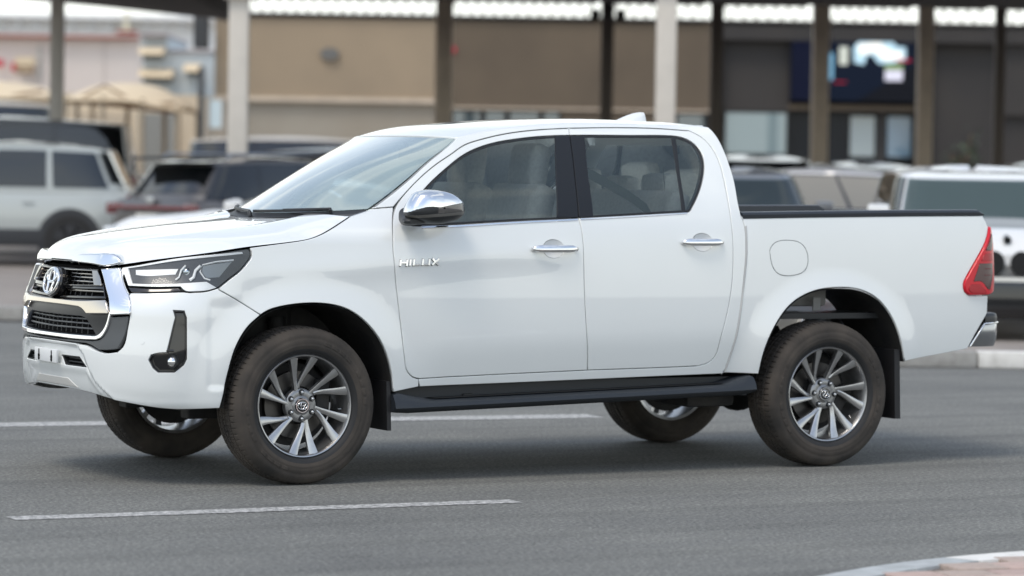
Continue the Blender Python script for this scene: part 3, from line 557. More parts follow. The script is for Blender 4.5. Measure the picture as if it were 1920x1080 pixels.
# handles
def handle(dp, c, u0, u1):
    for sg, d_ in zip((1, -1), dp):
        m_ = [1, sg, 1]
        uc, zc = c
        # scooped cup behind the grip
        rows = []
        for k in range(7):
            f_ = k/6; rr = 1-f_
            rows.append([Vector(G(uc+.0615*rr*math.cos(t), zc+.0465*rr*math.sin(t), -.0015-.015*(1-rr**2))*np.array(m_)) for t in np.linspace(0, 2*math.pi, 28, endpoint=False)])
        cup = MB(); cup.grid(rows, close=True); cup.build('handle_cup', mat('cup_paint', (.72,.74,.75), .3, coat=1.0, coat_r=.02), d_, smooth=60)
        L = u1-u0; pts = []; rr = []
        g = MB(); rows = []
        for t in np.linspace(0, 1, 17):
            hgt = .0195*(1-abs(2*t-1)**6*.75); thk = .010*(1-abs(2*t-1)**4*.6); o_ = .012+.022*math.sin(math.pi*t)**.5
            u_ = u0+L*t; z_ = zc+.002
            rows.append([Vector(G(u_, z_+hgt*math.cos(a), o_+thk*math.sin(a))*np.array(m_)) for a in np.linspace(0, 2*math.pi, 14, endpoint=False)])
        g.grid(rows, close=True); g.b.faces.new([g.b.verts.new(p) for p in rows[0]]); g.b.faces.new([g.b.verts.new(p) for p in rows[-1]])
        bmesh.ops.remove_doubles(g.b, verts=g.b.verts, dist=1e-5)
        g.build('door_handle', CHROME, d_, smooth=60)
        for uu in (u0+.012, u1-.012):
            MB().cyl(G(uu, zc, -.004)*np.array(m_), G(uu, zc, .018)*np.array(m_), .012, n=12).build('handle_mount', CHROME, d_, smooth=60)
handle(doors_f, (2.993,1.157), 2.858, 3.130)
handle(doors_r, (3.891,1.193), 3.757, 4.012)
# letters on the door
def letters():
    st = .0085; H = .031; W_ = .036; x0, z0 = 2.112, 1.0715
    def bar(a, b_, w_): 
        a = np.array(a, float); b_ = np.array(b_, float); d = (b_-a)/np.hypot(*(b_-a)); n = np.array([-d[1], d[0]])*w_/2
        return [a-n, b_-n, b_+n, a+n]
    G_ = {'H': [bar((0,0),(0,H),st), bar((W_,0),(W_,H),st), bar((st/2,H/2),(W_-st/2,H/2),st*.8)],
          'I': [bar((0,0),(0,H),st)],
          'L': [bar((0,0),(0,H),st), bar((st/2,st/2*.8),(W_,st/2*.8),st*.8)],
          'U': [bar((0,0),(0,H),st), bar((W_,0),(W_,H),st), bar((st/2,st/2*.8),(W_-st/2,st/2*.8),st*.8)],
          'X': [bar((0,0),(W_,H),st*1.05), bar((0,H),(W_*.42,H*.55),st*1.05), bar((W_*.58,H*.45),(W_,0),st*1.05)]}
    x = x0
    for ch, adv in (('H',.054),('I',.020),('L',.050),('U',.053),('X',.05)):
        g = MB(); gb = MB()
        for poly in G_[ch]:
            b3 = [Vector(G(x+p[0]+p[1]*.12, z0+p[1]+(x-x0)*.03, .001)) for p in poly]; n_ = Vector(GN(x, z0))
            g.prism(b3, n_*.009, bev=.0012)
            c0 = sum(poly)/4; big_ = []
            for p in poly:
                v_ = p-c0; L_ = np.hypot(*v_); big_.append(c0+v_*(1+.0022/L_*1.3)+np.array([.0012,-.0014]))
            gb.prism([Vector(G(x+p[0]+p[1]*.12, z0+p[1]+(x-x0)*.03, .0006)) for p in big_], n_*.002)  # dark grey copy, shifted down and right, paints the letter's shadow outline
        g.build('letter', mat('letter_silver', (.90,.90,.90), .16, metal=.75), doors_f[0], smooth=30); gb.build('letter_shadow', mat('letter_shadow_grey', (.16,.165,.17), .4), doors_f[0]); x += adv
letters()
# ---- hood
HG = np.array([p for p in T['hood_gap'][0]]); hgp = run_pts(HG, .01)
HE = np.array([G(u, z, -.001) for u, z in hgp])          # edge curve in space
_L = np.concatenate([[0], np.cumsum(np.linalg.norm(np.diff(HE, axis=0), axis=1))]); _L /= _L[-1]
HEs = [Spl(np.linspace(0, 1, 14), np.interp(np.linspace(0, 1, 14), _L, HE[:, i])) for i in range(3)]
MC = [(-.930,1.078),(-.915,1.118),(-.865,1.160),(-.727,1.200),(-.46,1.238),(-.26,1.262),(0,1.288),(.14,1.302)]
_m = np.array(MC); _l = np.concatenate([[0], np.cumsum(np.hypot(*np.diff(_m, axis=0).T))]); _l /= _l[-1]
MX, MZ = Spl(_l, _m[:, 0]), Spl(_l, _m[:, 1])
def HF(s, t):
    E = np.stack([f(s) for f in HEs], -1); mx, mz = MX(s), MZ(s); a = np.abs(t)
    y = a*E[..., 1]; bl_ = a**2.6
    x = mx+(E[..., 0]-mx)*a**2.2
    z = mz+(E[..., 2]-mz)*bl_
    # raised centre and side ridges
    z = z+.010*(sst(.50, .62, a)-sst(.80, 1.0, a))*sst(0, .25, s)-.006*(1-sst(.46, .56, a))*sst(0, .3, s)
    return np.stack([x, np.where(t < 0, y, -y), z], -1)
def HN(s, t):
    h = 1e-3; a = HF(s+h, t)-HF(s-h, t); b_ = HF(s, t+h)-HF(s, t-h); n = np.cross(a, b_); n /= np.linalg.norm(n, axis=-1, keepdims=True); return np.where(n[..., 2:3] < 0, -n, n)
def param_sheet(name, F_, N_, us, vs, m, parent, thick=.02, lip=.003):
    """a gridded sheet with rolled borders"""
    U, V_ = np.meshgrid(us, vs, indexing='ij'); P = F_(U, V_); N = N_(U, V_); nu, nv = U.shape
    V = [tuple(p) for p in P.reshape(-1, 3)]; NN = [tuple(p) for p in N.reshape(-1, 3)]
    f = [(i*nv+j, i*nv+j+1, (i+1)*nv+j+1, (i+1)*nv+j) for i in range(nu-1) for j in range(nv-1)]
    a = np.cross(P[0, 1]-P[0, 0], P[1, 1]-P[0, 0]); fl = np.dot(a, N[0, 0]) < 0
    border = [(i, 0) for i in range(nu)]+[(nu-1, j) for j in range(1, nv)]+[(i, nv-1) for i in range(nu-2, -1, -1)]+[(0, j) for j in range(nv-2, 0, -1)]
    n = len(border); b_ = len(V); cen = P.mean((0, 1))
    for q_, (dn, w_) in enumerate(((0, 0), (lip, 1), (thick, 2))):
        for k, (i, j) in enumerate(border):
            p0 = P[border[k-1]]; p1 = P[border[(k+1) % n]]; nn = N[i, j]; t = np.cross(p1-p0, nn); t /= np.linalg.norm(t)+1e-12
            if np.dot(t, P[i, j]-cen) < 0: t = -t
            V.append(tuple(P[i, j]+t*lip*(q_ > 0)-nn*dn)); nv_ = nn*(1, .35, .0)[q_]+t*(0, .9, 1)[q_]; NN.append(tuple(nv_/np.linalg.norm(nv_)))
    for q_ in range(2):
        for k in range(n): f.append((b_+q_*n+k, b_+q_*n+(k+1) % n, b_+(q_+1)*n+(k+1) % n, b_+(q_+1)*n+k))
    if fl: f = [x[::-1] for x in f[:(nu-1)*(nv-1)]]+f[(nu-1)*(nv-1):]
    else: f = f[:(nu-1)*(nv-1)]+f[(nu-1)*(nv-1):]
    return mesh(name, V, f, m, parent, NN)
hood = param_sheet('hood', HF, HN, np.linspace(.0, .994, 60), np.linspace(-.993, .993, 61), PAINT, truck, thick=.012)
# ---- windscreen
WE = np.array(run_pts(T['ws_side'][0], .02)); WP = np.array([G(u, z, -.006) for u, z in WE]); WP[:, 1] += .03*np.linspace(1, 0, len(WP)); _L = np.linspace(0, 1, len(WP))
WS = [Spl(np.linspace(0, 1, 9), np.interp(np.linspace(0, 1, 9), _L, WP[:, i])) for i in range(3)]
W0, W1 = np.array([.13, 0, 1.318]), np.array([.885, 0, 1.722])
def WF(s, t):
    E = np.stack([f(s) for f in WS], -1); a = np.abs(t); y = a*(-E[..., 1])
    mx = W0[0]+(W1[0]-W0[0])*s-.0*s; mz = W0[2]+(W1[2]-W0[2])*s+.018*np.sin(np.pi*np.clip(s,0,1)); mx = mx-.012*np.sin(np.pi*np.clip(s,0,1))
    g_ = a**2.3
    return np.stack([mx+(E[..., 0]-mx)*g_, np.where(t < 0, y, -y), mz+(E[..., 2]-mz)*g_], -1)
def mkN(F_):
    def N_(s, t):
        h = 1e-3; n = np.cross(F_(s+h, t)-F_(s-h, t), F_(s, t+h)-F_(s, t-h)); n /= np.linalg.norm(n, axis=-1, keepdims=True)
        return np.where(n[..., 2:3] < 0, -n, n)
    return N_
WN = mkN(WF)
ws = param_sheet('windscreen', WF, WN, np.linspace(.0, .985, 24), np.linspace(-.985, .985, 41), GLASS_W, truck, thick=.004, lip=.001)
# black ceramic border printed on the glass edge: a thin frame just inside the pane
def frame_sheet(name, F_, N_, s0, s1, t0, t1, m, parent, off_=-.003):
    U, V_ = np.meshgrid(np.linspace(s0, s1, 20), np.linspace(t0, t1, 30), indexing='ij'); P = F_(U, V_)+N_(U, V_)*off_
    b_ = MB(); b_.grid([[Vector(p) for p in r] for r in P]); return b_.build(name, m, parent, smooth=60)
for n_, a in (('lower_band', (-.06,.050,-.985,.985)), ('side_band', (.05,.975,.962,.985)), ('side_band', (.05,.975,-.985,-.962)), ('upper_band', (.958,.985,-.985,.985))):
    frame_sheet(n_, WF, WN, *a, RUBBER, ws)
# cowl and wipers
def CF(s, t):
    a = HF(np.ones_like(s)*1.0, t); b_ = WF(np.zeros_like(s)+.0, t); P = a*(1-s[..., None])+b_*s[..., None]; P[..., 2] -= .020+.02*np.sin(np.pi*s); return P
cowl = frame_sheet('cowl', CF, mkN(CF), -.05, 1.0, -.925, .925, BLACKP, truck, 0)
def wiper(t0, t1, tp):
    f_ = lambda s, t, o_: Vector(WF(np.array(s), np.array(t))+WN(np.array(s), np.array(t))*o_)
    wp = MB(); wp.tube([f_(-.05, tp, .0), f_(-.04, tp, .016), f_(-.03, tp+(t1-tp)*.25, .02), f_(-.008, (t0+t1)/2, .018)], [.012,.011,.008,.006], 8)
    o = wp.build('wiper', BLACKP, truck, smooth=60)
    bl_ = MB(); bl_.tube([f_(-.012+.02*math.sin(math.pi*k/8)*.3, t0+(t1-t0)*k/8, .012) for k in range(9)], .008, 6); bl_.build('blade', RUBBER, o, smooth=60)
wiper(.02, .78, .80); wiper(-.78, -.08, .02)
# ---- roof
RL = run_pts(roof_line+[(_u1-.04,1.806),(_u1,1.798)], .02); RP = np.array([G(u, z, -.001) for u, z in RL])
RXE = Spl(RP[::8, 0], RP[::8, 1]); RZE = Spl(RP[::8, 0], RP[::8, 2]); rx0, rx1 = RP[0, 0], RP[-1, 0]
RC = Spl([.885,.94,1.0,1.2,1.43,1.7,2.0,2.3,2.42,2.475],[1.726,1.746,1.763,1.791,1.812,1.828,1.834,1.829,1.818,1.800])
def RF(s, t):
    a = np.abs(t); xe = rx0+.004+(rx1-rx0-.004)*s; xm = .888+(2.475-.888)*s; x = xm+(xe-xm)*a**2.2
    y = -RXE(xe)*a; ze = RZE(xe); zm = RC(xm)
    return np.stack([x, np.where(t < 0, y, -y), zm+(ze-zm)*a**3.6], -1)
roof = param_sheet('roof', RF, mkN(RF), np.linspace(.0, 1, 50), np.linspace(-.994, .994, 49), PAINT, truck, thick=.02)
frame_sheet('headliner', RF, mkN(RF), .06, .95, -.93, .93, mat('headliner_beige', (.55,.52,.46), .9), truck, -.06)
# antenna fin
fb = MB(); rows = []
for k, (x, hw, h) in enumerate([(2.255,.006,.004),(2.29,.022,.018),(2.34,.034,.038),(2.38,.038,.050),(2.42,.036,.057),(2.445,.030,.055),(2.45,.02,.03)]):
    rows.append([Vector((x, hw*math.cos(a)*(1-.45*math.sin(a)), 1.824+h*math.sin(a)**.8)) for a in np.linspace(0, math.pi, 13)])
fb.grid(rows); fb.build('antenna_fin', PAINT, truck, smooth=60)
# ---- back of the cab with its window
bk = MB()
def BK(y, z): return Vector((2.475+.05*(1.80-z)/.45*.9-.05*(abs(y)/.7)**4, y, z))
for y0, y1, z0, z1 in ((-.55,.55,1.70,1.79),(-.76,.76,.9,1.36)):
    bk.grid([[BK(y0+(y1-y0)*i/16, z0+(z1-z0)*j/4) for i in range(17)] for j in range(5)])
yb = lambda z: abs(float(G(U_of_x(2.44), z)[1]))-.035
wy = lambda z: .70-.24*(z-1.36)/.34-.10*max(0, abs(z-1.53)/.17-.7)
for sg in (1, -1): bk.grid([[BK(sg*(wy(z)+(max(yb(z), wy(z)+.02)-wy(z))*i/4), z) for i in range(5)] for z in np.linspace(1.36, 1.70, 9)])
bk.build('cab_back', PAINT, truck, smooth=50)
rw = MB(); rw.grid([[BK((-1+2*i/12)*(wy(1.36+.34*j/8)+.004), 1.36+.34*j/8)+Vector((-.004,0,0)) for i in range(13)] for j in range(9)]); rw.build('rear_window', glass('rear_glass', (.90,.94,.93), 1.0, base=(.10,.12,.12), solid=.02), truck, smooth=60)
# ---- cabin
SEAT = mat('seat_fabric_beige', (.47,.44,.39), .85, noise=(60,(.40,.375,.33),.4,.7)); SEATD = mat('seat_back_dark', (.14,.135,.125), .8)
def cushion(name, c, d, parent, m=SEAT, rot=None, bev=.05):
    return MB().box((0,0,0), d, bev=bev).build(name, m, parent, smooth=60, loc=c, rot=rot)
def seat(x, y):
    s = empty('front_seat', (x, y, 0)); s.parent = truck
    cushion('seat_cushion', (-.05, 0, .98), (.52,.50,.16), s)
    cushion('seat_backrest', (.27, 0, 1.21), (.15,.50,.56), s, rot=(0, R(14), 0), bev=.06)
    cushion('headrest', (.355, 0, 1.575), (.12,.27,.24), s, rot=(0, R(8), 0), bev=.05)
    for yy in (-.06, .06): MB().cyl((.34, yy, 1.42), (.355, yy, 1.52), .007, n=8).build('headrest_post', CHROME, s)
    return s
seat(1.17, -.37); seat(1.20, .37)
rs = empty('rear_seat', (2.05, 0, 0)); rs.parent = truck
cushion('seat_cushion', (-.15, 0, 1.0), (.5,1.3,.16), rs); cushion('seat_backrest', (.20, 0, 1.20), (.14,1.32,.52), rs, rot=(0, R(10), 0), bev=.05)
for y, z in ((-.40,1.475),(0,1.46),(.40,1.50)): cushion('headrest', (.26, y, z), (.10,.27,.15), rs, bev=.045)
dash = MB()
rows = []
for x, z in ((.30,1.30),(.45,1.345),(.62,1.35),(.72,1.33),(.78,1.25),(.76,1.10),(.70,.95)): rows.append([Vector((x-.16*(1-(abs(y)/.72)**2)*(x < .5), y, z+.02*math.exp(-((y+.37)/.2)**2)*(z > 1.2))) for y in np.linspace(-.74, .74, 25)])
dash.grid(rows); dash.build('dashboard', mat('dash_dark', (.045,.045,.045), .6), truck, smooth=50)
sw = MB(); c = Vector((.93, -.37, 1.20)); ax = Vector((.86, 0, .5)).normalized(); e1 = Vector((0, 1, 0)); e2 = ax.cross(e1)
sw.tube([c+(e1*math.cos(t)+e2*math.sin(t))*.185 for t in np.linspace(0, 2*math.pi, 33)], .014, 8)
for t in (0, math.pi, -math.pi/2): sw.tube([c-ax*.03, c+(e1*math.cos(t)+e2*math.sin(t))*.18], .013, 6)
sw.ball(c-ax*.03, .06, (1,1,.7), 8); sw.tube([c-ax*.04, c-ax*.2], .03, 8); sw.build('steering_wheel', mat('dash_dark', (.04,.04,.04), .6), truck, smooth=60)
MB().box((1.45, 0, .80), (2.2, 1.5, .04)).build('cab_floor', mat('dash_dark', (.04,.04,.04), .6), truck)
mir = MB(); mir.box((1.02, 0, 1.63), (.03,.24,.065), bev=.012); mir.cyl((.98,0,1.70),(1.01,0,1.64),.01); mir.build('interior_mirror', BLACKP, truck, smooth=50)
BELT = mat('belt_olive', (.045,.045,.03), .7)
def belt(pts, wd, par):
    b = MB(); P = [Vector(p) for p in pts]; b.grid([[p+Vector((0,0,wd/2)), p-Vector((0,0,wd/2))] for p in P]); b.build('seat_belt', BELT, par)
belt([(.17,-.58,.36+1.2),(.20,-.55,1.47),(.24,-.47,1.36),(.10,-.3,1.08)], .05, rs)
belt([(-.38,-.64,1.57),(-.22,-.63,1.50),(-.06,-.61,1.43),(.06,-.60,1.36),(.16,-.60,1.20)], .055, rs)
# clear film left over the seats and the dash
# ---- mirrors (both folded back)
def side_mirror(sg):
    m_ = empty('side_mirror', (0,0,0) if sg == 1 else (.22,-.06,0)); m_.parent = truck
    def xz(X, Y): return (.462+.00296*(X/6-14), 1.291+.00264*(76-Y/6)+.00002*(X/6-14))
    O = [(146,350),(158,300),(200,210),(262,132),(340,104),(480,98),(600,112),(690,140),(760,182),(812,232),(826,290),(828,350),(800,400),(740,440),(640,468),(520,485),(400,480),(300,455),(220,425),(165,392)]
    O = run_pts(O+[O[0]], 7.)[:-1]; c = np.array([500., 300.])
    rings = [(.72,-.905),(.90,-.918),(.975,-.935),(1.0,-.960),(.985,-.985),(.94,-1.008),(.86,-1.026),(.74,-1.039),(.58,-1.048),(.40,-1.053),(.2,-1.056),(.04,-1.057)]
    rings = [tuple(v) for v in run_pts(rings, .022)]
    P = []
    for s_, y in rings:
        P.append([(lambda q: Vector((xz(*q)[0], sg*(y+.030*(q[0]-500)/330*(1 if q[0] > 500 else .25)), xz(*q)[1])))(c+(p-c)*s_) for p in O])
    zones = {'mirror_cap': MB(), 'turn_signal': MB(), 'housing_strip': MB(), 'mirror_housing': MB()}
    n = len(O); vs = {}
    for r in range(len(rings)-1):
        for i in range(n):
            j = (i+1) % n; q = (c*4+0) ; cc = ((c+(O[i]-c)*rings[r][0])+(c+(O[j]-c)*rings[r][0])+(c+(O[i]-c)*rings[r+1][0])+(c+(O[j]-c)*rings[r+1][0]))/4
            X, Y = cc; line = np.interp(X, [140,200,300,370,450,600,812], [355,318,288,283,290,262,232])
            strip = np.interp(X, [100,300,820], [408,392,352])
            k = 'mirror_cap' if Y < line else ('turn_signal' if X > 430 and Y < strip-22 and rings[r][1] < -.945 else ('housing_strip' if abs(Y-strip) < 17 and rings[r][1] < -.945 else 'mirror_housing'))
            if rings[r][1] > -.925 and Y >= line: k = 'mirror_housing'
            b = zones[k]; f = [P[r][i], P[r][j], P[r+1][j], P[r+1][i]]
            b.b.faces.new([vs.setdefault((k, rr, ii), b.b.verts.new(P[rr][ii])) if (k, rr, ii) not in vs else vs[(k, rr, ii)] for rr, ii in ((r, i), (r, j), (r+1, j), (r+1, i))])
    mm = {'mirror_cap': CHROME, 'turn_signal': mat('indicator_lens', (.09,.085,.08), .12, coat=.8), 'housing_strip': mat('mirror_strip_grey', (.13,.125,.115), .4), 'mirror_housing': BLACKP}
    for k, b in zones.items():
        if len(b.b.faces): b.build(k, mm[k], m_, smooth=60)
        else: b.b.free()
    gl = MB(); gl.box((.69, sg*-.912, 1.372), (.22,.006,.10), bev=.002); gl.build('mirror_glass', mat('mirror_silver', (.8,.82,.84), .02, metal=1), m_)
    ar = MB(); rows = []
    for k, (yy, X, Y, hx, hy) in enumerate([(-.838,180,400,120,100),(-.86,180,420,112,88),(-.90,185,438,108,62),(-.945,200,446,112,48),(-.985,230,450,120,38),(-1.0,260,452,90,24)]):
        rows.append([(lambda q: Vector((q[0], sg*yy, q[1])))(xz(X+(1.0-abs(yy))*940+hx*math.copysign(abs(math.cos(a))**.7, math.cos(a)), Y+hy*math.copysign(abs(math.sin(a))**.7, math.sin(a)))) for a in np.linspace(0, 2*math.pi, 25)[:-1]])
    ar.grid(rows, close=True); ar.b.faces.new([ar.b.verts.new(p) for p in rows[-1]]); ar.build('mirror_arm', BLACKP, m_, smooth=60)
side_mirror(1); side_mirror(-1)
# ---- load bed
RAIL = mat('bed_rail_black', (.016,.02,.027), .38)
for sg in (1, -1):
    b = MB(); rows = []
    for u in np.linspace(4.150, 5.76, 40):
        zt = float(np.interp(u, [4.14, 4.5, 5.21, 5.747], [1.3215, 1.3293, 1.3414, 1.3475])); p = G(u, zt); yo = p[1]; t_ = min(1, (5.765-u)/.03+.15)
        rows.append([Vector((p[0], (yo+dy)*sg, zt+dz*t_)) for dy, dz in ((-.003,-.004),(-.004,.016),(.006,.027),(.03,.031),(.085,.031),(.10,.026),(.105,-.02))])
    b.grid(rows); b.b.faces.new([b.b.verts.new(p) for p in rows[0]]); b.b.faces.new([b.b.verts.new(p) for p in rows[-1]])
    b.build('bed_rail_cap', RAIL, truck, smooth=40)
    iw = MB(); iw.grid([[Vector((x, (-.80)*sg, z)) for x in np.linspace(2.54, 4.14, 17)] for z in (.95, 1.0, 1.32)]); iw.build('bed_inner_wall', PAINT, truck)
    wb = MB(); wb.box((2.88, -.60*sg, .905), (.56,.30,.11), bev=.02); wb.build('bed_underside_wall', mat('underside_primer', (.20,.20,.19), .6, noise=(6,(.13,.125,.12),.4,.75)), truck, smooth=40)
MB().box((3.34, 0, .80), (1.60,1.58,.03)).build('bed_floor', BLACKP, truck)
MB().box((2.56, 0, 1.06), (.03,1.66,.53)).build('bed_front_wall', PAINT, truck)
br = MB(); br.box((2.56,0,1.338), (.055,1.66,.03), bev=.008); br.build('bed_front_rail', RAIL, truck, smooth=40)
tg = MB(); tg.box((4.215, 0, 1.06), (.045,1.40,.56), bev=.012); tg.box((4.242,0,1.10),(.012,1.2,.20),bev=.005); tgo = tg.build('tailgate', PAINT, truck, smooth=40)
MB().box((4.245,0,1.27),(.02,.30,.05),bev=.008).build('handle', CHROME, tgo, smooth=40)
MB().box((4.205,0,1.345),(.05,1.38,.024),bev=.008).build('tailgate_cap', RAIL, tgo, smooth=40)
bg = MB(); bg.tube([Vector(G(u+.004, z, -.004)) for u, z in run_pts(T['cab_lowgap'][0], .03)[2:]], .007, 6); bg.build('gap_seal', mat('gap_grey', (.50,.50,.49), .5), bedp[0], smooth=60)
# ---- tail lamps
RED = mat('lamp_red', (.40,.003,.014), .25, coat=.35, spec=.3); REDD = mat('lamp_dark_red', (.045,.004,.008), .15, coat=.5)
lamp = [[(5.806,1.278),(5.6177,1.0229)],[(5.6177,1.0229),(5.5867,.9756),(5.5937,.9324),(5.6294,.9079)],[(5.6294,.9079),(5.76,.9105)],[(5.76,.9105),(5.85,.925),(5.92,.97),(5.945,1.06),(5.935,1.18),(5.90,1.25),(5.86,1.285)],[(5.86,1.285),(5.83,1.288),(5.806,1.278)]]
# glow red rim, dark cells and a mid band
RIMR = mat('lamp_rim_red', (.62,.004,.020), .28, coat=.35, spec=.3)
lp = panel('tail_lamp', lamp, RIMR, truck, d=.014, depth=.04, edge=.006, crown=.004, step=.02)
cells = [([[(5.800,1.245),(5.735,1.155)],[(5.735,1.155),(5.785,1.155)],[(5.785,1.155),(5.808,1.215),(5.806,1.245)],[(5.806,1.245),(5.800,1.245)]], REDD),
         ([[(5.690,1.085),(5.790,1.085)],[(5.790,1.085),(5.790,1.02),(5.765,.94)],[(5.765,.94),(5.745,.945)],[(5.745,.945),(5.70,.985),(5.645,.985)],[(5.645,.985),(5.690,1.085)]], REDD),
         ([[(5.727,1.140),(5.79,1.140)],[(5.79,1.140),(5.79,1.098)],[(5.79,1.098),(5.700,1.098)],[(5.700,1.098),(5.727,1.140)]], RED),
         ([[(5.628,.972),(5.69,.972)],[(5.69,.972),(5.735,.935)],[(5.735,.935),(5.735,.920)],[(5.735,.920),(5.64,.922)],[(5.64,.922),(5.612,.94),(5.628,.972)]], RED)]
for c_, m_ in cells:
    panel('lamp_cell', c_, m_, lp, d=.0195, depth=.006, gap=0, edge=.0015, step=.015)
for z in (1.205, 1.055, 1.02):
    for sg, l_ in zip((1, -1), lp):
        u0 = 5.72 if z < 1.1 else 5.77
        curve_tube([G(u, z, .0205)*np.array([1, sg, 1]) for u in np.linspace(u0, 5.775, 5)], .0016, 5).build('lamp_rib', mat('lamp_rib', (.16,.015,.025), .2), l_)
# ---- rear bumper
def bump_ring(zs, name, m, g=0.0, xs=0.0, y1=.80):
    b = MB(); rows = []
    for z, q_ in zs:
        out = [(4.085+xs, .80+.012+g),(4.16+xs*.5, .815+g),(4.24,.80+g),(4.295-q_,.765+g),(4.322-q_,.71+g),(4.334-q_,.60),(4.338-q_,.3),(4.338-q_,0)]
        full = [Vector((x, -y, z)) for x, y in out]+[Vector((x, y, z)) for x, y in out[::-1][1:]]
        rows.append(full)
    b.grid(rows)
    for r_ in (rows[0], rows[-1]):
        b.b.faces.new([b.b.verts.new(p) for p in r_])
    return b.build(name, m, None, smooth=45)
SILV = mat('bumper_satin_chrome', (.40,.41,.43), .22, metal=1)
rb = empty('rear_bumper', (0,0,0)); rb.parent = truck
b = MB(); rows = []
prof = [(.625,.02,.0),(.66,.004,.0),(.70,.0,.0),(.745,.0,.0),(.755,.006,.0)]
for z, q_, _ in prof:
    x0 = 4.055+.085*(z-.62)/.13
    o_ = [(x0,.845-q_),(4.15,.842-q_),(4.23,.822-q_),(4.285-q_,.775),(4.315-q_,.71),(4.330-q_,.60),(4.335-q_,.3),(4.335-q_,0)]
    rows.append([Vector((x, -y, z)) for x, y in o_]+[Vector((x, y, z)) for x, y in o_[::-1][1:]])
b.grid(rows)
for r_ in (rows[0], rows[-1]): b.b.faces.new([b.b.verts.new(p) for p in r_])
b.build('bumper_blade', SILV, rb, smooth=45)
b = MB(); rows = []
for z, q_ in ((.7565,.004),(.785,.002),(.802,.008),(.808,.02)):
    o_ = [(4.155,.842-q_),(4.23,.826-q_),(4.285-q_,.778),(4.315-q_,.712),(4.333-q_,.60),(4.337-q_,.3),(4.337-q_,0)]
    rows.append([Vector((x, -y, z)) for x, y in o_]+[Vector((x, y, z)) for x, y in o_[::-1][1:]])
b.grid(rows)
for r_ in (rows[0], rows[-1]): b.b.faces.new([b.b.verts.new(p) for p in r_])
b.build('bumper_step_pad', BLACKP, rb, smooth=45)
for sg in (-1, 1):
    MB().tube([Vector((4.048,.848*sg,.628)), Vector((4.095,.850*sg,.69)), Vector((4.143,.850*sg,.752)), Vector((4.20,.838*sg,.7545)), Vector((4.30,.76*sg,.7545))], .006, 6).build('bright_edge', mat('bright_edge', (.9,.9,.9), .2, metal=1), rb, smooth=60)
# ---- side steps
for sg in (1, -1):
    st_ = empty('side_step', (0,0,0)); st_.parent = truck
    STEP = mat('step_black', (.017,.021,.027), .42, bump=(300,.1,.001))
    b = MB(); rows = []
    xs = [.475,.50,.56,.70,.9,1.4,2.0,2.4,2.52,2.585,2.60]
    for x in xs:
        e = 1-.25*max(0, (.53-x)/.055) if x < .53 else (1-.3*max(0, (x-2.56)/.04)); lift = .027*(x-.48)
        prf = [(-.66,.345),(-.80,.335),(-.895,.338),(-.925,.350),(-.938,.366),(-.930,.385),(-.905,.396),(-.86,.400),(-.66,.402)]
        if x <= .60 or x >= 2.48:
            k = 1.0 if (x <= .52 or x >= 2.55) else .55
            prf = [(y, z if i < 5 else z+k*(.055 if i > 5 else .02)) for i, (y, z) in enumerate(prf)]
        zc_ = .372
        rows.append([Vector((x, (-.80+(y+.80)*1.0)*sg, zc_+(z-zc_)*e+lift)) for y, z in prf])
    b.grid(rows, close=True); b.b.faces.new([b.b.verts.new(p) for p in rows[0]]); b.b.faces.new([b.b.verts.new(p) for p in rows[-1]])
    bmesh.ops.remove_doubles(b.b, verts=b.b.verts, dist=1e-5); b.build('step_board', STEP, st_, smooth=35)
    b = MB(); b.box((1.55, -.78*sg, .435), (2.16,.03,.10)); b.build('step_back', STEP, st_)
    b = MB(); b.grid([[Vector((x, y*sg, .4035+.027*(x-.48))) for x in np.linspace(.72, 2.42, 12)] for y in (-.885,-.875,-.80,-.79)]); b.build('tread_strip', mat('tread_black', (.01,.012,.014), .7, bump=(900,.6,.002)), st_)
    for x in (.95, 1.55, 2.15): MB().box((x, -.68*sg, .40), (.06,.26,.05), bev=.008).build('step_bracket', UNDER, st_)
# ---- underbody
ub = empty('chassis', (0,0,0)); ub.parent = truck
b = MB()
for sg in (1, -1): b.box((1.6, .46*sg, .52), (3.9,.08,.13), bev=.01)
for x in (-.30, .35, 1.2, 2.1, 2.9, 3.5): b.box((x, 0, .50), (.10,.95,.10), bev=.01)
b.build('frame', UNDER, ub)
MB().box((1.4, 0, .60), (1.9,1.42,.10), bev=.02).build('floor_pan', UNDER, ub)
MB().box((-.35, 0, .72), (.95,.95,.30), bev=.03).build('engine_tray', UNDER, ub)
MB().box((-.55, 0, .42), (.34,.75,.03), rot=Matrix.Rotation(R(18), 4, 'Y'), bev=.01).build('skid_plate', UNDER, ub)
b = MB(); b.cyl((0,-.74,.385),(0,.74,.385),.035); b.ball((0,.1,.40),.11,(1,1,1),8); b.build('front_axle', UNDER, ub, smooth=50)
b = MB(); b.cyl((3.085,-.74,.385),(3.085,.74,.385),.05); b.ball((3.085,0,.385),.15,(1,1,1),10); b.build('rear_axle', UNDER, ub, smooth=50)
b = MB(); b.cyl((.3,.05,.46),(3.0,.02,.42),.035); b.build('drive_shaft', UNDER, ub, smooth=50)
b = MB(); b.tube([(.4,.30,.42),(1.5,.33,.40),(2.4,.33,.40),(2.9,.48,.50),(3.5,.52,.58),(3.95,.55,.62)], .03, 10); b.cyl((1.6,.33,.40),(2.3,.33,.40),.09); b.build('exhaust_pipe', mat('exhaust_steel', (.12,.115,.11), .5, metal=.7), ub, smooth=50)
b = MB(); b.box((2.45,-.55,.38),(.30,.36,.12),bev=.03); b.build('fuel_tank_guard', UNDER, ub, smooth=50)
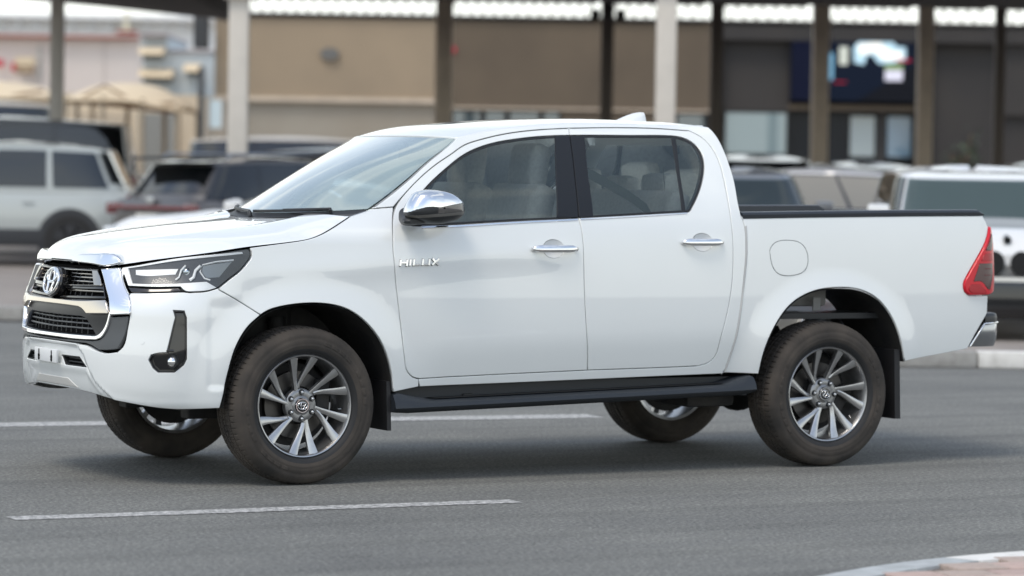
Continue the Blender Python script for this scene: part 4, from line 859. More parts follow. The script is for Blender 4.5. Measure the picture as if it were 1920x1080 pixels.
for sg in (1, -1):
    b = MB(); b.tube([Vector((x, .52*sg, .40-.10*(1-((x-3.085)/.65)**2)+.14)) for x in np.linspace(2.45, 3.72, 12)], .03, 6); b.build('leaf_spring', UNDER, ub, smooth=50)
    b = MB(); b.cyl((3.2,.50*sg,.34),(3.0,.48*sg,.72),.03); b.build('shock_absorber', UNDER, ub, smooth=50); b = MB(); b.cyl((.02,.60*sg,.36),(.02,.50*sg,.80),.045); b.build('shock_absorber', UNDER, ub, smooth=50)
    b = MB(); b.box((.02,.50*sg,.30),(.32,.42,.04),bev=.01); b.box((-.25,.40*sg,.33),(.35,.10,.06),bev=.01); b.build('control_arm', UNDER, ub)
# wheel-arch liners
for ax, az, ar, key in ((.02,.40,.475,'arch_f'),(3.105,.415,.50,'arch_r')):
    arc = run_pts(T[key][0], .03); arc = relax(arc, 6)
    for sg in (1, -1):
        b = MB(); rows = []
        cc_ = np.array([U_of_x(ax), az]); ins = np.array([p+(cc_-p)/np.hypot(*(cc_-p))*.006 for p in arc])
        e_ = [G(u, z, -.006) for u, z in ins]
        for y in np.linspace(0, 1, 6):
            rows.append([Vector((p[0]-(p[0]-ax)*.03*y, (p[1]+(-.44-p[1])*y)*sg, p[2]-(p[2]-az)*.03*y)) for p in e_])
        b.grid(rows); o = b.build('wheel_arch_liner', UNDER, truck, smooth=60)
        if ax < 1:
            b = MB(); b.grid([[Vector((ax+ar*1.02*r_*math.cos(t), -.44*sg, az+ar*1.02*r_*math.sin(t))) for t in np.linspace(-.1, math.pi+.1, 25)] for r_ in (.35,.7,1.0)]); b.build('inner_panel', UNDER, o)
for ax, w_, z0, z1, m_x in ((.447,.27,.255,.50,0),(3.515,.27,.245,.62,0)):
    for sg in (1, -1):
        b = MB(); rows = []
        for z in np.linspace(z0, z1, 5):
            rows.append([Vector((ax+.035*(z1-z)*1.0+(0 if m_x else 0), -(.66+(.885-.66)*k/4)*sg, z)) for k in range(5)])
        b.grid(rows)
        g0 = list(b.b.faces); r_ = bmesh.ops.extrude_face_region(b.b, geom=g0); bmesh.ops.translate(b.b, verts=[v for v in r_['geom'] if isinstance(v, bmesh.types.BMVert)], vec=(.022 if ax < 1 else .035, 0, 0))
        b.build('mud_flap', mat('mud_flap_black', (.012,.012,.014), .55), truck, smooth=40)
# bracket seen in the rear arch
MB().box((3.06,-.80,.865),(.05,.012,.075),bev=.006).build('bed_bracket', mat('underside_primer', (.42,.42,.40), .6), truck)
# ---- wheels
TYRE = mat('tyre_rubber_dusty', (.024,.022,.020), .9, noise=(6,(.072,.060,.050),.30,.68,6), bump=(220,.25,.002))
TYRS = mat('tyre_bead_black', (.014,.014,.015), .65)
ALLOY = mat('alloy_gunmetal', (.50,.50,.50), .28, metal=.9, noise=(30,(.44,.44,.44),.4,.7)); ALLOYD = mat('alloy_dark', (.055,.057,.06), .35, metal=.9); MACH = mat('alloy_machined', (.45,.45,.45), .30, metal=1)
DISC = mat('brake_disc', (.10,.095,.09), .4, metal=.9); STEEL = mat('steel_nut', (.55,.56,.57), .25, metal=1)
def build_wheel():
    """outer face towards -Y, centre at the origin"""
    wroot = empty('wheel', (0,0,0))
    RO, HW = .388, .125
    # tyre: tread blocks cut by grooves, dusty wall with raised rings
    N = 80*6; sec = []
    prof = [(-.100,.255),(-.112,.264),(-.120,.277),(-.1265,.294),(-.1275,.300),(-.1262,.304),(-.1268,.3085),(-.1268,.3095),(-.1268,.3245),(-.1262,.3255),(-.1235,.338),(-.1245,.346),(-.118,.358),(-.109,.3705),(-.100,.377),(-.088,.3822),(-.070,.385),(-.066,.385),(-.064,.377),(-.056,.377),(-.054,.386),(-.022,.388),(-.020,.379),(-.012,.379),(-.010,.388)]
    prof = prof+[(-y, r) for y, r in prof[::-1]]
    rows = []
    for k in range(N):
        a = 2*math.pi*k/N; row = []
        for i, (y, r) in enumerate(prof):
            rr = r; ph = (k+(2 if abs(y) < .05 else 0)+(4 if y > .03 else 0)) % 6
            if .345 < r and ph == 3 and not (.376 < r < .380): rr = r-(.007 if r > .372 else .004)
            if abs(y) > .122 and .305 < r < .335 and False: rr = r
            y2 = y-(.0022*math.copysign(1, y) if (r < .372 and r > .355 and ph == 3) else 0)*-1
            if .309 < r < .325:
                blk = (k % 240); on = blk < 110 and ((blk*7919//11) % 5 != 0) and (blk % 11 not in (9, 10, 0))
                if on: y2 += .0022*math.copysign(1, y)
            row.append(Vector((rr*math.cos(a), y2, rr*math.sin(a))))
        rows.append(row)
    b = MB(); vs = [[b.b.verts.new(p) for p in r_] for r_ in rows]
    for k in range(N):
        a_, c_ = vs[k], vs[(k+1) % N]
        for i in range(len(prof)-1): b.b.faces.new((a_[i], a_[i+1], c_[i+1], c_[i]))
    t_ = b.build('tyre', TYRE, wroot, smooth=38)
    def lathe(name, pr, m, par, n=72, sm=35):
        if m is not TYRS: pr = [(y, r*1.06) for y, r in pr]
        par = wroot; b = MB(); b.grid([[Vector((r_*math.cos(2*math.pi*k/n), y, r_*math.sin(2*math.pi*k/n))) for k in range(n)] for y, r_ in pr], close=True); return b.build(name, m, par, smooth=sm)
    lathe('bead_ring', [(-.1015,.254),(-.1135,.2645),(-.1205,.277),(-.1215,.2805)], TYRS, t_)
    rim = wroot
    lathe('rim_lip', [(-.085,.222),(-.098,.2265),(-.106,.231),(-.108,.236),(-.104,.2405),(-.098,.243)], MACH, rim)
    lathe('barrel', [(-.098,.2265),(-.075,.219),(-.03,.213),(.03,.212),(.10,.225),(.105,.24)], ALLOY, rim)
    lathe('hub_face', [(-.030,.082),(-.058,.078),(-.0645,.072),(-.0675,.058),(-.066,.046),(-.070,.041),(-.072,.036)], mat('hub_grey', (.30,.30,.30), .36, metal=.8), rim)
    lathe('hub_barrel', [(-.030,.088),(.02,.085),(.05,.08)], ALLOYD, rim)
    lathe('centre_cap', [(-.071,.0365),(-.0785,.033),(-.080,.028),(-.080,.001)], GLOSSB, rim, 32)
    Mw = Matrix(((1,0,0,0),(0,0,-1,-.081),(0,1,0,0),(0,0,0,1)))
    emblem(rim, Mw, .0255, .0022, CHROME)
    lathe('cap_ring', [(-.077,.0345),(-.0815,.0325),(-.0815,.0290),(-.079,.0285)], CHROME, rim, 32)
    def spoke(cl, ws, name):
        """cl: centre line [(r, angle_deg)], ws: half widths; a ridge runs along it"""
        C_ = [np.array([r_*math.sin(R(a)), r_*math.cos(R(a))]) for r_, a in [(r1*1.06, a1) for r1, a1 in cl]]; rowsT = []
        b = MB(); rows = []
        for i, c_ in enumerate(C_):
            d_ = C_[min(i+1, len(C_)-1)]-C_[max(i-1, 0)]; d_ /= np.hypot(*d_); n_ = np.array([d_[1], -d_[0]]); w_ = ws[i]; r_ = np.hypot(*c_)
            yf = -.064-.036*max(0, (r_/1.06-.07)/.155)**1.5; dp = .030
            pr = [(-w_*.86, yf+dp),(-w_, yf+.008),(-w_*.93, yf+.001),(-w_*.35, yf-.0005),(w_*.55, yf+.004),(w_*.93, yf+.0085),(w_, yf+.014),(w_*.86, yf+dp)]
            rows.append([Vector((c_[0]+n_[0]*q_, y, c_[1]+n_[1]*q_)) for q_, y in pr])
        b.grid(rows, close=True); b.b.faces.new([b.b.verts.new(p) for p in rows[0]]); b.b.faces.new([b.b.verts.new(p) for p in rows[-1]])
        bmesh.ops.remove_doubles(b.b, verts=b.b.verts, dist=1e-5)
        return b.build(name, ALLOY, rim, smooth=32)
    sA = spoke([(.070,-17),(.10,-16.5),(.14,-15),(.18,-14),(.228,-13.5)], [.0150,.0120,.0140,.0175,.0235], 'spoke')
    sB = spoke([(.082,-10),(.10,-5.5),(.125,.5),(.155,6),(.19,10.5),(.228,13)], [.0095,.0105,.0120,.0145,.0185,.0235], 'spoke')
    nut = MB(); nut.cyl((0,-.060,0),(0,-.078,0),.0105,.0095,6); nut.ball((0,-.078,0),.0085,(1,.8,1),6); nu = nut.build('lug_nut', STEEL, rim, smooth=40, loc=(0,0,.0647))
    well = MB(); well.cyl((0,-.0660,0),(0,-.0684,0),.0155,.0145,20); we = well.build('nut_well', ALLOYD, rim, smooth=40, loc=(0,0,.0647))
    for k in range(6):
        a = R(60*k)
        for o in ((sA, sB) if k else ()):
            c_ = o.copy(); COL.objects.link(c_); c_.parent = rim; c_.rotation_euler = (0, a, 0)
        ang = R(60*k)
        for o in (nu, we):
            c_ = o if k == 0 else o.copy()
            if k: COL.objects.link(c_)
            c_.parent = rim; c_.location = (.0647*math.sin(ang), 0, .0647*math.cos(ang))
    b = MB(); b.cyl((0,.005,0),(0,.028,0),.165,n=48); b.cyl((0,-.02,0),(0,.01,0),.085,n=32); b.build('brake_disc', DISC, wroot, smooth=35)
    cal = MB(); cal.box((.135,.005,.05),(.075,.07,.15),bev=.015); cal.build('brake_caliper', UNDER, wroot, smooth=40)
    MB().cyl((0,.045,0),(0,.055,0),.205,n=40).build('dust_shield', UNDER, wroot)
    MB().cyl((.205,-.088,-.02),(.185,-.098,-.018),.003,n=8).build('valve_stem', STEEL, rim)
    return wroot
w0 = build_wheel(); w0.parent = truck
wheels = [w0]+[copy_tree(w0, truck) for _ in range(3)]
for w_, (x, y, rz, ry) in zip(wheels, ((0,-.785,0,0),(3.085,-.785,0,34),(0,.785,180,40),(3.085,.785,180,13))):
    w_.location = (x, y, .387); w_.rotation_mode = 'XYZ'; w_.rotation_euler = (0, R(ry), R(rz))
# ================================================================ the place
FS, FD = Vector((math.cos(YAW), -math.sin(YAW), 0)), Vector((math.sin(YAW), math.cos(YAW), 0))
def W(s, d, z=0.): return Vector((CAM.x, CAM.y, 0))+FS*s+FD*d+Vector((0, 0, z))      # car-park grid: s along the showroom, d towards it
SITE = -YAW
def srot(deg=0): return SITE+R(deg)
ASPH = bpy.data.materials.new('asphalt'); ASPH.use_nodes = True
nt = ASPH.node_tree; N = nt.nodes; L = nt.links; b_ = N['Principled BSDF']; b_.inputs['Roughness'].default_value = .86
tc = N.new('ShaderNodeTexCoord')
def nz(scale, detail=3, rough=.6, vec=None):
    n = N.new('ShaderNodeTexNoise'); n.inputs['Scale'].default_value = scale; n.inputs['Detail'].default_value = detail; n.inputs['Roughness'].default_value = rough; L.new(vec or tc.outputs['Object'], n.inputs['Vector']); return n
def ramp(src, p0, p1, c0, c1):
    r = N.new('ShaderNodeValToRGB'); r.color_ramp.elements[0].position = p0; r.color_ramp.elements[1].position = p1
    r.color_ramp.elements[0].color = (*c0, 1); r.color_ramp.elements[1].color = (*c1, 1); L.new(src, r.inputs[0]); return r
def mul(a, b, f=1.0):
    m = N.new('ShaderNodeMix'); m.data_type = 'RGBA'; m.blend_type = 'MULTIPLY'; m.inputs['Factor'].default_value = f; L.new(a, m.inputs['A']); L.new(b, m.inputs['B']); return m.outputs['Result']
g1 = ramp(nz(52, 4, .85).outputs['Fac'], .38, .62, (.082,.084,.078), (.275,.275,.255))
v1 = N.new('ShaderNodeTexVoronoi'); v1.inputs['Scale'].default_value = 48; L.new(tc.outputs['Object'], v1.inputs['Vector'])
g2 = ramp(v1.outputs['Distance'], .05, .55, (1.24,1.24,1.23), (.80,.80,.80))
big = ramp(nz(.55, 5, .6).outputs['Fac'], .3, .72, (.82,.82,.83), (1.16,1.155,1.14))
mp = N.new('ShaderNodeMapping'); mp.inputs['Scale'].default_value = (.25, 3.2, 1); mp.inputs['Rotation'].default_value = (0, 0, .05); L.new(tc.outputs['Object'], mp.inputs[0])
trk = ramp(nz(1.0, 6, .65, mp.outputs[0]).outputs['Fac'], .35, .68, (.90,.90,.91), (1.08,1.08,1.07))
spk = ramp(nz(23, 2, .5).outputs['Fac'], .70, .76, (1,1,1), (1.5,1.48,1.42)); spd = ramp(nz(11, 3, .8).outputs['Fac'], .27, .33, (.55,.55,.55), (1,1,1))
c_ = mul(g1.outputs[0], g2.outputs[0]); c_ = mul(c_, big.outputs[0]); c_ = mul(c_, trk.outputs[0]); c_ = mul(c_, spk.outputs[0]); c_ = mul(c_, spd.outputs[0], .6)
oil = ramp(nz(1.15, 3, .55).outputs['Fac'], .24, .36, (.66,.655,.65), (1,1,1)); c_ = mul(c_, oil.outputs[0], .8)
wv = N.new('ShaderNodeTexWave'); wv.wave_type = 'RINGS'; wv.inputs['Scale'].default_value = .42; wv.inputs['Distortion'].default_value = 1.6; wv.inputs['Detail'].default_value = 2; wv.inputs['Detail Scale'].default_value = .6
mq = N.new('ShaderNodeMapping'); mq.inputs['Location'].default_value = (-6, 22, 0); L.new(tc.outputs['Object'], mq.inputs[0]); L.new(mq.outputs[0], wv.inputs['Vector'])
arc = ramp(wv.outputs['Fac'], .02, .20, (.86,.86,.86), (1,1,1)); c_ = mul(c_, arc.outputs[0], .8)
L.new(c_, b_.inputs['Base Color'])
bp = N.new('ShaderNodeBump'); bp.inputs['Strength'].default_value = .55; bp.inputs['Distance'].default_value = .006; L.new(v1.outputs['Distance'], bp.inputs['Height']); L.new(bp.outputs[0], b_.inputs['Normal'])
def sheet(name, pts, m, z=0., kind='structure', parent=None, cuts=0):
    b = MB(); b.b.faces.new([b.b.verts.new((p[0], p[1], z)) for p in pts])
    o = b.build(name, m, parent); 
    if kind and not parent: o['kind'] = kind
    return o
sheet('ground', [(-900,-900),(900,-900),(900,900),(-900,900)], mat('far_ground', (.20,.18,.155), .9, noise=(.4,(.15,.14,.125),.4,.6)), -.02)
rd_ = [W(-90,-60), W(90,-60), W(90,26.9), W(3.0,26.9), W(-2.0,32.2), W(-90,33.0)]
sheet('road', [(p.x, p.y) for p in rd_], ASPH, 0)
# painted lines, worn
PAINTL = bpy.data.materials.new('worn_line_paint'); PAINTL.use_nodes = True
nt = PAINTL.node_tree; N = nt.nodes; L = nt.links; b2 = N['Principled BSDF']; b2.inputs['Roughness'].default_value = .7; tc = N.new('ShaderNodeTexCoord')
r_ = ramp(nz(30, 6, .8).outputs['Fac'], .42, .60, (.16,.16,.155), (.62,.61,.585)); L.new(r_.outputs[0], b2.inputs['Base Color'])
def line_mark(p0, p1, wd):
    p0 = Vector(p0); p1 = Vector(p1); t = (p1-p0).normalized(); n = Vector((-t.y, t.x))*wd/2; k = int((p1-p0).length/.12); b = MB(); rows = []
    for i in range(k+1):
        p = p0.lerp(p1, i/k); j1, j2 = random.uniform(-.007,.007), random.uniform(-.007,.007)
        rows.append([(*(p+n*(1+j1/wd*2)), .0025), (*(p-n*(1+j2/wd*2)), .0025)])
    b.grid(rows); o = b.build('road_marking', PAINTL); o['kind'] = 'structure'; return o
line_mark((-1.86,-1.842), (.60,-1.941), .155); line_mark((-9.0,4.08), (3.72,2.62), .30)
# ---- car park slab, kerbs
PAVE = mat('paving_dusty', (.30,.265,.235), .9, noise=(1.4,(.22,.195,.175),.35,.7,6), bump=(30,.3,.004))
pk_ = [W(-90,33.25), W(-2.05,32.45), W(2.9,27.15), W(90,27.15), W(90,140), W(-90,140)]
sheet('car_park', [(p.x, p.y) for p in pk_], PAVE, .13)
KG = mat('kerb_concrete', (.36,.35,.33), .85, noise=(14,(.28,.27,.25),.4,.7), bump=(60,.3,.003)); KW = mat('kerb_white_paint', (.74,.72,.68), .7, noise=(9,(.55,.53,.49),.45,.75), bump=(60,.3,.003))
def kerb_run(a, b, white, par, h=.135, wd=.22, seg=.9):
    n = max(1, round((b-a).length/seg)); d = (b-a).normalized(); q = math.atan2(d.y, d.x)
    for i in range(n):
        c = a.lerp(b, (i+.5)/n); wb = MB(); wb.box((0, wd/2, h/2), ((b-a).length/n-.010, wd, h), bev=.014)
        wb.build('kerb_stone', white(i) , par, smooth=40, loc=(c.x, c.y, .0+random.uniform(-.003,.003)), rot=(0,0,q))
kr = empty('kerb', W(0,27), label='long kerb of painted and bare concrete stones along the far edge of the road', cat='kerb')
for o_, (a, b, wf_) in enumerate(((W(-14,33.0), W(-2.05,32.25), lambda i: KG), (W(-2.05,32.25), W(2.95,26.92), lambda i: KG), (W(2.95,26.92), W(16,26.92), lambda i: KW if i != 0 else KG))):
    kerb_run(a-kr.location, b-kr.location, wf_, kr)
# ---- round island with pavers, lower right
isl = empty('paved_island', (1.72,-7.66,0), label='round paved island with pink pavers inside a low painted kerb at the lower right', cat='traffic island')
RI = 3.05
sheet('island_base', [(RI*.96*math.cos(t), RI*.96*math.sin(t)) for t in np.linspace(0, 2*math.pi, 60, endpoint=False)], mat('joint_sand', (.17,.145,.125), .95), .012, parent=isl)
ns = 42
for k in range(ns):
    a0, a1 = 2*math.pi*k/ns+.0022, 2*math.pi*(k+1)/ns-.0022; b = MB(); zt = .022
    rr = [(RI, -.01), (RI-.002, zt-.006), (RI-.010, zt), (RI-.19, zt+.004), (RI-.195, 0)]
    b.grid([[Vector((r_*math.cos(a), r_*math.sin(a), z)) for r_, z in rr] for a in np.linspace(a0, a1, 4)])
    for a in (a0, a1): b.b.faces.new([b.b.verts.new((r_*math.cos(a), r_*math.sin(a), z)) for r_, z in rr])
    deg = math.degrees((a0+a1)/2)
    m_ = mat('kerb_blue_grey', (.43,.45,.45), .8, noise=(12,(.33,.345,.345),.4,.7), bump=(60,.3,.003)) if (k//2) % 2 == (0 if True else 1) else KW
    b.build('kerb_stone', m_, isl, smooth=30)
PV = [mat('paver_%s' % n, c, .85, noise=(22,tuple(x*.80 for x in c),.38,.7), bump=(90,.35,.003)) for n, c in (('pink',(.50,.37,.32)),('rose',(.46,.34,.30)),('pale_pink',(.55,.425,.37)),('tan',(.44,.35,.30)))]
pm = {}
for m_ in PV:
    b = MB(); b.box((0,0,-.03), (.213,.193,.06), bev=.006); o = b.build('paver', m_, isl, smooth=40); pm[m_.name] = o.data; bpy.data.objects.remove(o)
cnt = 0; ca, sa = math.cos(R(-12)), math.sin(R(-12))
for i in range(-20, 21):
    for j in range(-34, 35):
        x, y = i*.22+(j % 2)*.11, j*.20; X, Y = x*ca-y*sa, x*sa+y*ca
        if math.hypot(X, Y) < RI-.26 and Y > 1.9 and -2.4 < X < 1.2 and cnt < 300:
            o = link('paver', pm[random.choice(PV).name], isl, (X, Y, .030+random.uniform(-.003,.003)), (random.uniform(-.01,.01), random.uniform(-.01,.01), R(-12)+random.uniform(-.015,.015))); cnt += 1
# ---- shade canopy over the car park
CONC = mat('column_cream', (.62,.575,.51), .7, noise=(3,(.56,.52,.46),.4,.7)); STEELD = mat('steel_brown', (.66,.55,.43), .6, noise=(4,(.56,.465,.37),.4,.7)); ROOFD = mat('roof_dark', (.075,.07,.068), .8); POSTD = mat('post_dark', (.15,.125,.105), .7)
def column(s, d, wd, h, m, label, grp=None, head=False, cap=True):
    o = empty('column', W(s, d, .13), SITE, label=label, cat='column', group=grp)
    MB().box((0,0,h/2), (wd,wd,h), bev=.012).build('shaft', m, o, smooth=40)
    MB().box((0,0,.05), (wd+.12,wd+.12,.10), bev=.01).build('foot', m, o, smooth=40)
    if cap: MB().box((0,0,h-.04), (wd+.16,wd+.16,.08), bev=.01).build('head', m, o, smooth=40)
    return o
column(-3.80, 45.3, .265, 3.80, CONC, 'thick cream column on the left, rising behind the dark estate car')
column(2.06, 45.3, .270, 4.00, CONC, 'thick cream column rising above the pickup roof, in front of the showroom')
column(-7.50, 54, .21, 4.25, CONC, 'slim pale column on the far left in front of the shade sails')
cp = empty('car_park_canopy', W(3, 52, 0), SITE, label='dark flat canopy roof over the parked cars, held by cream columns', cat='canopy')
def slab(name, pts, th, m, par):
    b = MB(); P = [Vector(p) for p in pts]; b.prism(P, (0, 0, th)); return b.build(name, m, par)
loc = lambda s, d, z: (s-3, d-52, z)
slab('roof_panel', [loc(-3.95,44.3,3.66), loc(3.2,44.3,4.28), loc(24,44.3,4.42), loc(24,60,4.62), loc(-3.95,60,4.30)], .20, ROOFD, cp) if False else None
b = MB(); b.grid([[Vector(loc(s, d, z)) for s, z in zip((-9.6,-7.3,-4.95,-4.90,3.2,10,24), zz)] for d, zz in ((46.0,(4.3,4.2,4.1,4.1,4.1,4.1,4.1)),(52,(4.42,4.3,4.15,4.32,4.34,4.34,4.34)),(58.4,(4.52,4.34,4.12,4.56,4.57,4.57,4.57)))])
geom = list(b.b.faces); r_ = bmesh.ops.extrude_face_region(b.b, geom=geom); bmesh.ops.translate(b.b, verts=[v for v in r_['geom'] if isinstance(v, bmesh.types.BMVert)], vec=(0,0,.22)); b.build('roof_panel', ROOFD, cp)
MB().box(loc(10.3,45.9,4.22), (28,.18,.26)).build('edge_beam', ROOFD, cp)
for s in range(-3, 22, 3): MB().box(loc(s, 57.0, 4.60), (.10,2.6,.10)).build('roof_beam', ROOFD, cp)
# truss along the back edge, daylight behind it
WEB = mat('truss_cream', (.60,.56,.50), .6); tx = [-5.05,-1.32,1.55,3.46,5.28,7.13,8.46,11.5,15.5]
for a, c in zip(tx, tx[1:]):
    t_ = empty('roof_truss', W((a+c)/2, 58.6, 0), SITE, label='', cat='roof truss', group='lattice trusses between the canopy posts')
    hw = (c-a)/2-.12
    MB().box((0,0,4.235), (hw*2,.10,.05)).build('bottom_chord', ROOFD, t_); MB().box((0,0,4.60), (hw*2,.12,.10)).build('top_chord', ROOFD, t_)
    n = max(2, int(hw*2/.20)); wbm = MB()
    for i in range(n):
        x0 = -hw+2*hw*i/n; x1 = x0+hw*2/n; xm = (x0+x1)/2
        wbm.cyl((x0,0,4.255), (xm,0,4.56), .012, n=5); wbm.cyl((xm,0,4.56), (x1,0,4.255), .012, n=5)
    wbm.build('lattice', WEB, t_)['kind'] = 'stuff'
tr_l = ['lattice truss above the beige wall, left of the first brown post','lattice truss right of the first brown post','lattice truss beside the post with the lamp cluster','lattice truss right of the second cream column','lattice truss over the glowing panel','lattice truss between the two right-hand brown posts','lattice truss above the shrub','lattice truss at the right edge of the picture']
for o, l in zip([o for o in COL.objects if o.name.startswith('roof_truss')], tr_l): o['label'] = l
for i, (px_, wd, m_, l) in enumerate(((826,.30,STEELD,'brown post right of the beige wall, under the canopy edge'),(1131,.22,POSTD,'dark post carrying the cluster of lamps'),(1336,.22,POSTD,'dark post at the left corner of the dark showroom bay'),(1531,.29,STEELD,'lit brown post left of the glowing panel'),(1727,.27,STEELD,'brown post right of the glowing panel'),(1866,.18,POSTD,'thin dark post near the right edge of the picture'))):
    column((px_-960)/6180*58.2, 58.2, wd, 4.50, m_, l, 'brown posts at the back of the canopy', cap=False)
lc = empty('lamp_cluster', W((1131-960)/6180*58.0, 57.9, 4.33), SITE, label='cluster of black floodlights fixed high on the dark post', cat='floodlight')
MB().cyl((0,0,-.05),(0,0,.30),.09).build('bracket', ROOFD, lc)
for x in (-.22, 0, .22): MB().box((x,-.1,-.02), (.17,.16,.16), rot=Matrix.Rotation(R(25),4,'X'), bev=.02).build('floodlight_head', ROOFD, lc, smooth=40)
# ---- showroom
DW = 75.0
def sx(px_, d=DW): return (px_-960)/6180*d
def zy(px_, py, d=DW): return 1.546+(322+.016*(px_-960)-py)/6180*d
BEIGE = mat('wall_beige', (.37,.285,.195), .85, noise=(.4,(.30,.235,.165),.35,.7,5)); SHADEW = mat('wall_shaded_brown', (.150,.114,.078), .8, noise=(.6,(.115,.088,.062),.35,.7,5)); DKW = mat('wall_shaded_dark', (.048,.042,.038), .75, noise=(.6,(.036,.033,.032),.35,.7)); LOWW = mat('wall_low_grey_beige', (.34,.295,.235), .85, noise=(.7,(.37,.33,.27),.35,.7))  # the darker wall tones carry the shade under the canopy in their colour
WINT = glass('showroom_glass', (.25,.30,.32), 3.0, base=(.10,.17,.20), solid=.55); WIND = glass('showroom_dark_glass', (.10,.12,.15), 1.6, base=(.004,.008,.018), solid=.6)
sh = empty('showroom', W(3, DW, .13), SITE, label='long beige and dark showroom building behind the parked cars', cat='building')
def wallbox(name, x0, x1, z0, z1, m, d0=0., th=.3, par=None, bev=0):
    return MB().box(((x0+x1)/2-3, d0+th/2, (z0+z1)/2-.13), (x1-x0, th, z1-z0), bev=bev).build(name, m, par or sh)
ZT = 5.02
wallbox('wall', sx(397), sx(838), 3.16, ZT, BEIGE); wallbox('lower_wall', sx(397), sx(838), .13, 3.06, LOWW, .06)
wallbox('ledge', sx(397), sx(838), 3.06, 3.16, STEELD, -.10, .4)
x8, x13 = sx(838), sx(1345)
wallbox('wall', x8, x13, 2.98, ZT, SHADEW); wallbox('lower_wall', sx(1048), sx(1258), .13, 2.96, SHADEW, .02); wallbox('lower_wall', x8, sx(1048), .13, 2.40, SHADEW, .02); wallbox('lower_wall', sx(1258), x13, .13, 2.3, SHADEW, .02)
wallbox('ledge', x8, x13, 2.96, 3.0, STEELD, -.06, .36)
for a, c in ((842,898),(902,944),(948,1008),(1012,1046),(1262,1320)):
    w_ = wallbox('window', sx(a), sx(c), 2.32, 2.94, ROOFD, .12, .05)
    MB().box(((sx(a)+sx(c))/2-3, .10, 2.63-.13), (sx(c)-sx(a)-.08, .02, .56)).build('pane', WINT, w_)
xs_ = [sx(1345), sx(1475), sx(1712), sx(1740), sx(1870), sx(2150)]
wallbox('wall', xs_[0], xs_[1], 3.02, 4.62, DKW, .25); wallbox('lower_wall', xs_[0], xs_[1], .13, 2.0, DKW, .25)
wallbox('fascia', xs_[0], xs_[5], 4.62, ZT, DKW, -.05, .6)
wf = wallbox('window', sx(1354), sx(1473), 2.0, 3.02, ROOFD, .30, .08)
MB().box(((sx(1357)+sx(1470))/2-3, .27, 2.38), (sx(1470)-sx(1357), .02, .92)).build('pane', glass('showroom_pale_glass', (.4,.5,.52), 2.2, base=(.30,.40,.42), solid=.75), wf)
wallbox('wall', xs_[2], xs_[3], .13, 4.62, DKW, .1); wallbox('wall', xs_[3], xs_[4], .13, 4.62, DKW, .3); wallbox('wall', xs_[4], xs_[5], 3.0, 4.62, DKW, .15); wallbox('lower_wall', xs_[4], xs_[5], .13, 3.0, DKW, .3)
wallbox('beam', xs_[1], xs_[2], 3.06, 3.18, SHADEW, .2, .5)
MB().box((sx(1400)-3, 1.4, 2.4), (sx(2150)-sx(700), .1, 4.7)).build('inner_wall', DKW, sh)
ent = wallbox('entrance', xs_[1], xs_[2], .13, 3.06, mat('entrance_dark', (.006,.008,.012), .3), .7, .1)
for a, c, m_ in ((1594,1640,'l'),(1664,1709,'r')):
    MB().box(((sx(a)+sx(c))/2-3, .62, 2.35), (sx(c)-sx(a), .03, .92)).build('glass_door', glass('door_pane_'+('pale' if m_ == 'l' else 'blue'), (.4,.5,.52), 2.0, base=((.40,.48,.50) if m_ == 'l' else (.20,.33,.45)), solid=.8), ent)
MB().box((sx(1652)-3, .60, 2.3), (.10, .04, 1.5)).build('door_post', ROOFD, ent)
wallbox('parapet', sx(397), xs_[5], ZT, ZT+.05, ROOFD, -.1, .6)
for x_ in (): MB().box((x_-3, -.004, 4.1), (.02,.01,1.8)).build('panel_joint', STEELD, sh)
# showroom side return and roof behind the parapet
MB().box((sx(397)-3+.15, 8.3, 2.3), (.3,16,4.6)).build('side_wall', BEIGE, sh); MB().box(((sx(397)+xs_[5])/2-3, 8.2, 4.7), (xs_[5]-sx(397), 16, .2)).build('roof', ROOFD, sh)
# dark facade panel with flat emissive patches, a picture of sky between buildings
vs_ = empty('glow_panel', W(0, DW+.0, 0), SITE, label='large dark facade panel with glowing patches of sky between two brown posts', cat='screen')
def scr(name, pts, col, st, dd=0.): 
    b = MB(); b.b.faces.new([b.b.verts.new((sx(x), dd, zy(x, y))) for x, y in pts]); return b.build(name, mat('screen_'+name, tuple(c*.02 for c in col), .5, spec=.2, emit=(col, st*.62)), vs_)  # flat emissive patch on the dark facade panel
MB().box(((sx(1475)+sx(1711))/2, .12, (zy(1600,68)+zy(1600,191))/2), (sx(1711)-sx(1475), .16, zy(1600,68)-zy(1600,191))).build('screen_body', mat('screen_black', (.004,.005,.010), .45, spec=.2), vs_)  # dark facade panel behind the emissive patches
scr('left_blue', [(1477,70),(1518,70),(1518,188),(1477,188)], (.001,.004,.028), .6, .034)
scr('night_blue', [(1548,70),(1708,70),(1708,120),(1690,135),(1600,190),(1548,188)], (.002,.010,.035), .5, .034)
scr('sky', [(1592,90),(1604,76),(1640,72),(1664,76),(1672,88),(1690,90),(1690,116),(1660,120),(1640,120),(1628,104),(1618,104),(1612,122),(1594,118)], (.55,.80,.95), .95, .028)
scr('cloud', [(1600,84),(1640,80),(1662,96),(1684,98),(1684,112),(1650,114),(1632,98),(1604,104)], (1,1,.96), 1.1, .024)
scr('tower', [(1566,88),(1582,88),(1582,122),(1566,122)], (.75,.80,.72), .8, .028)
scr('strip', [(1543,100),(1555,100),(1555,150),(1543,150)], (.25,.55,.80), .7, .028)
scr('panel', [(1652,132),(1685,132),(1685,152),(1652,152)], (.80,.80,.95), .9, .024); scr('lawn', [(1652,122),(1685,122),(1685,131),(1652,131)], (.30,.45,.15), .7, .024)
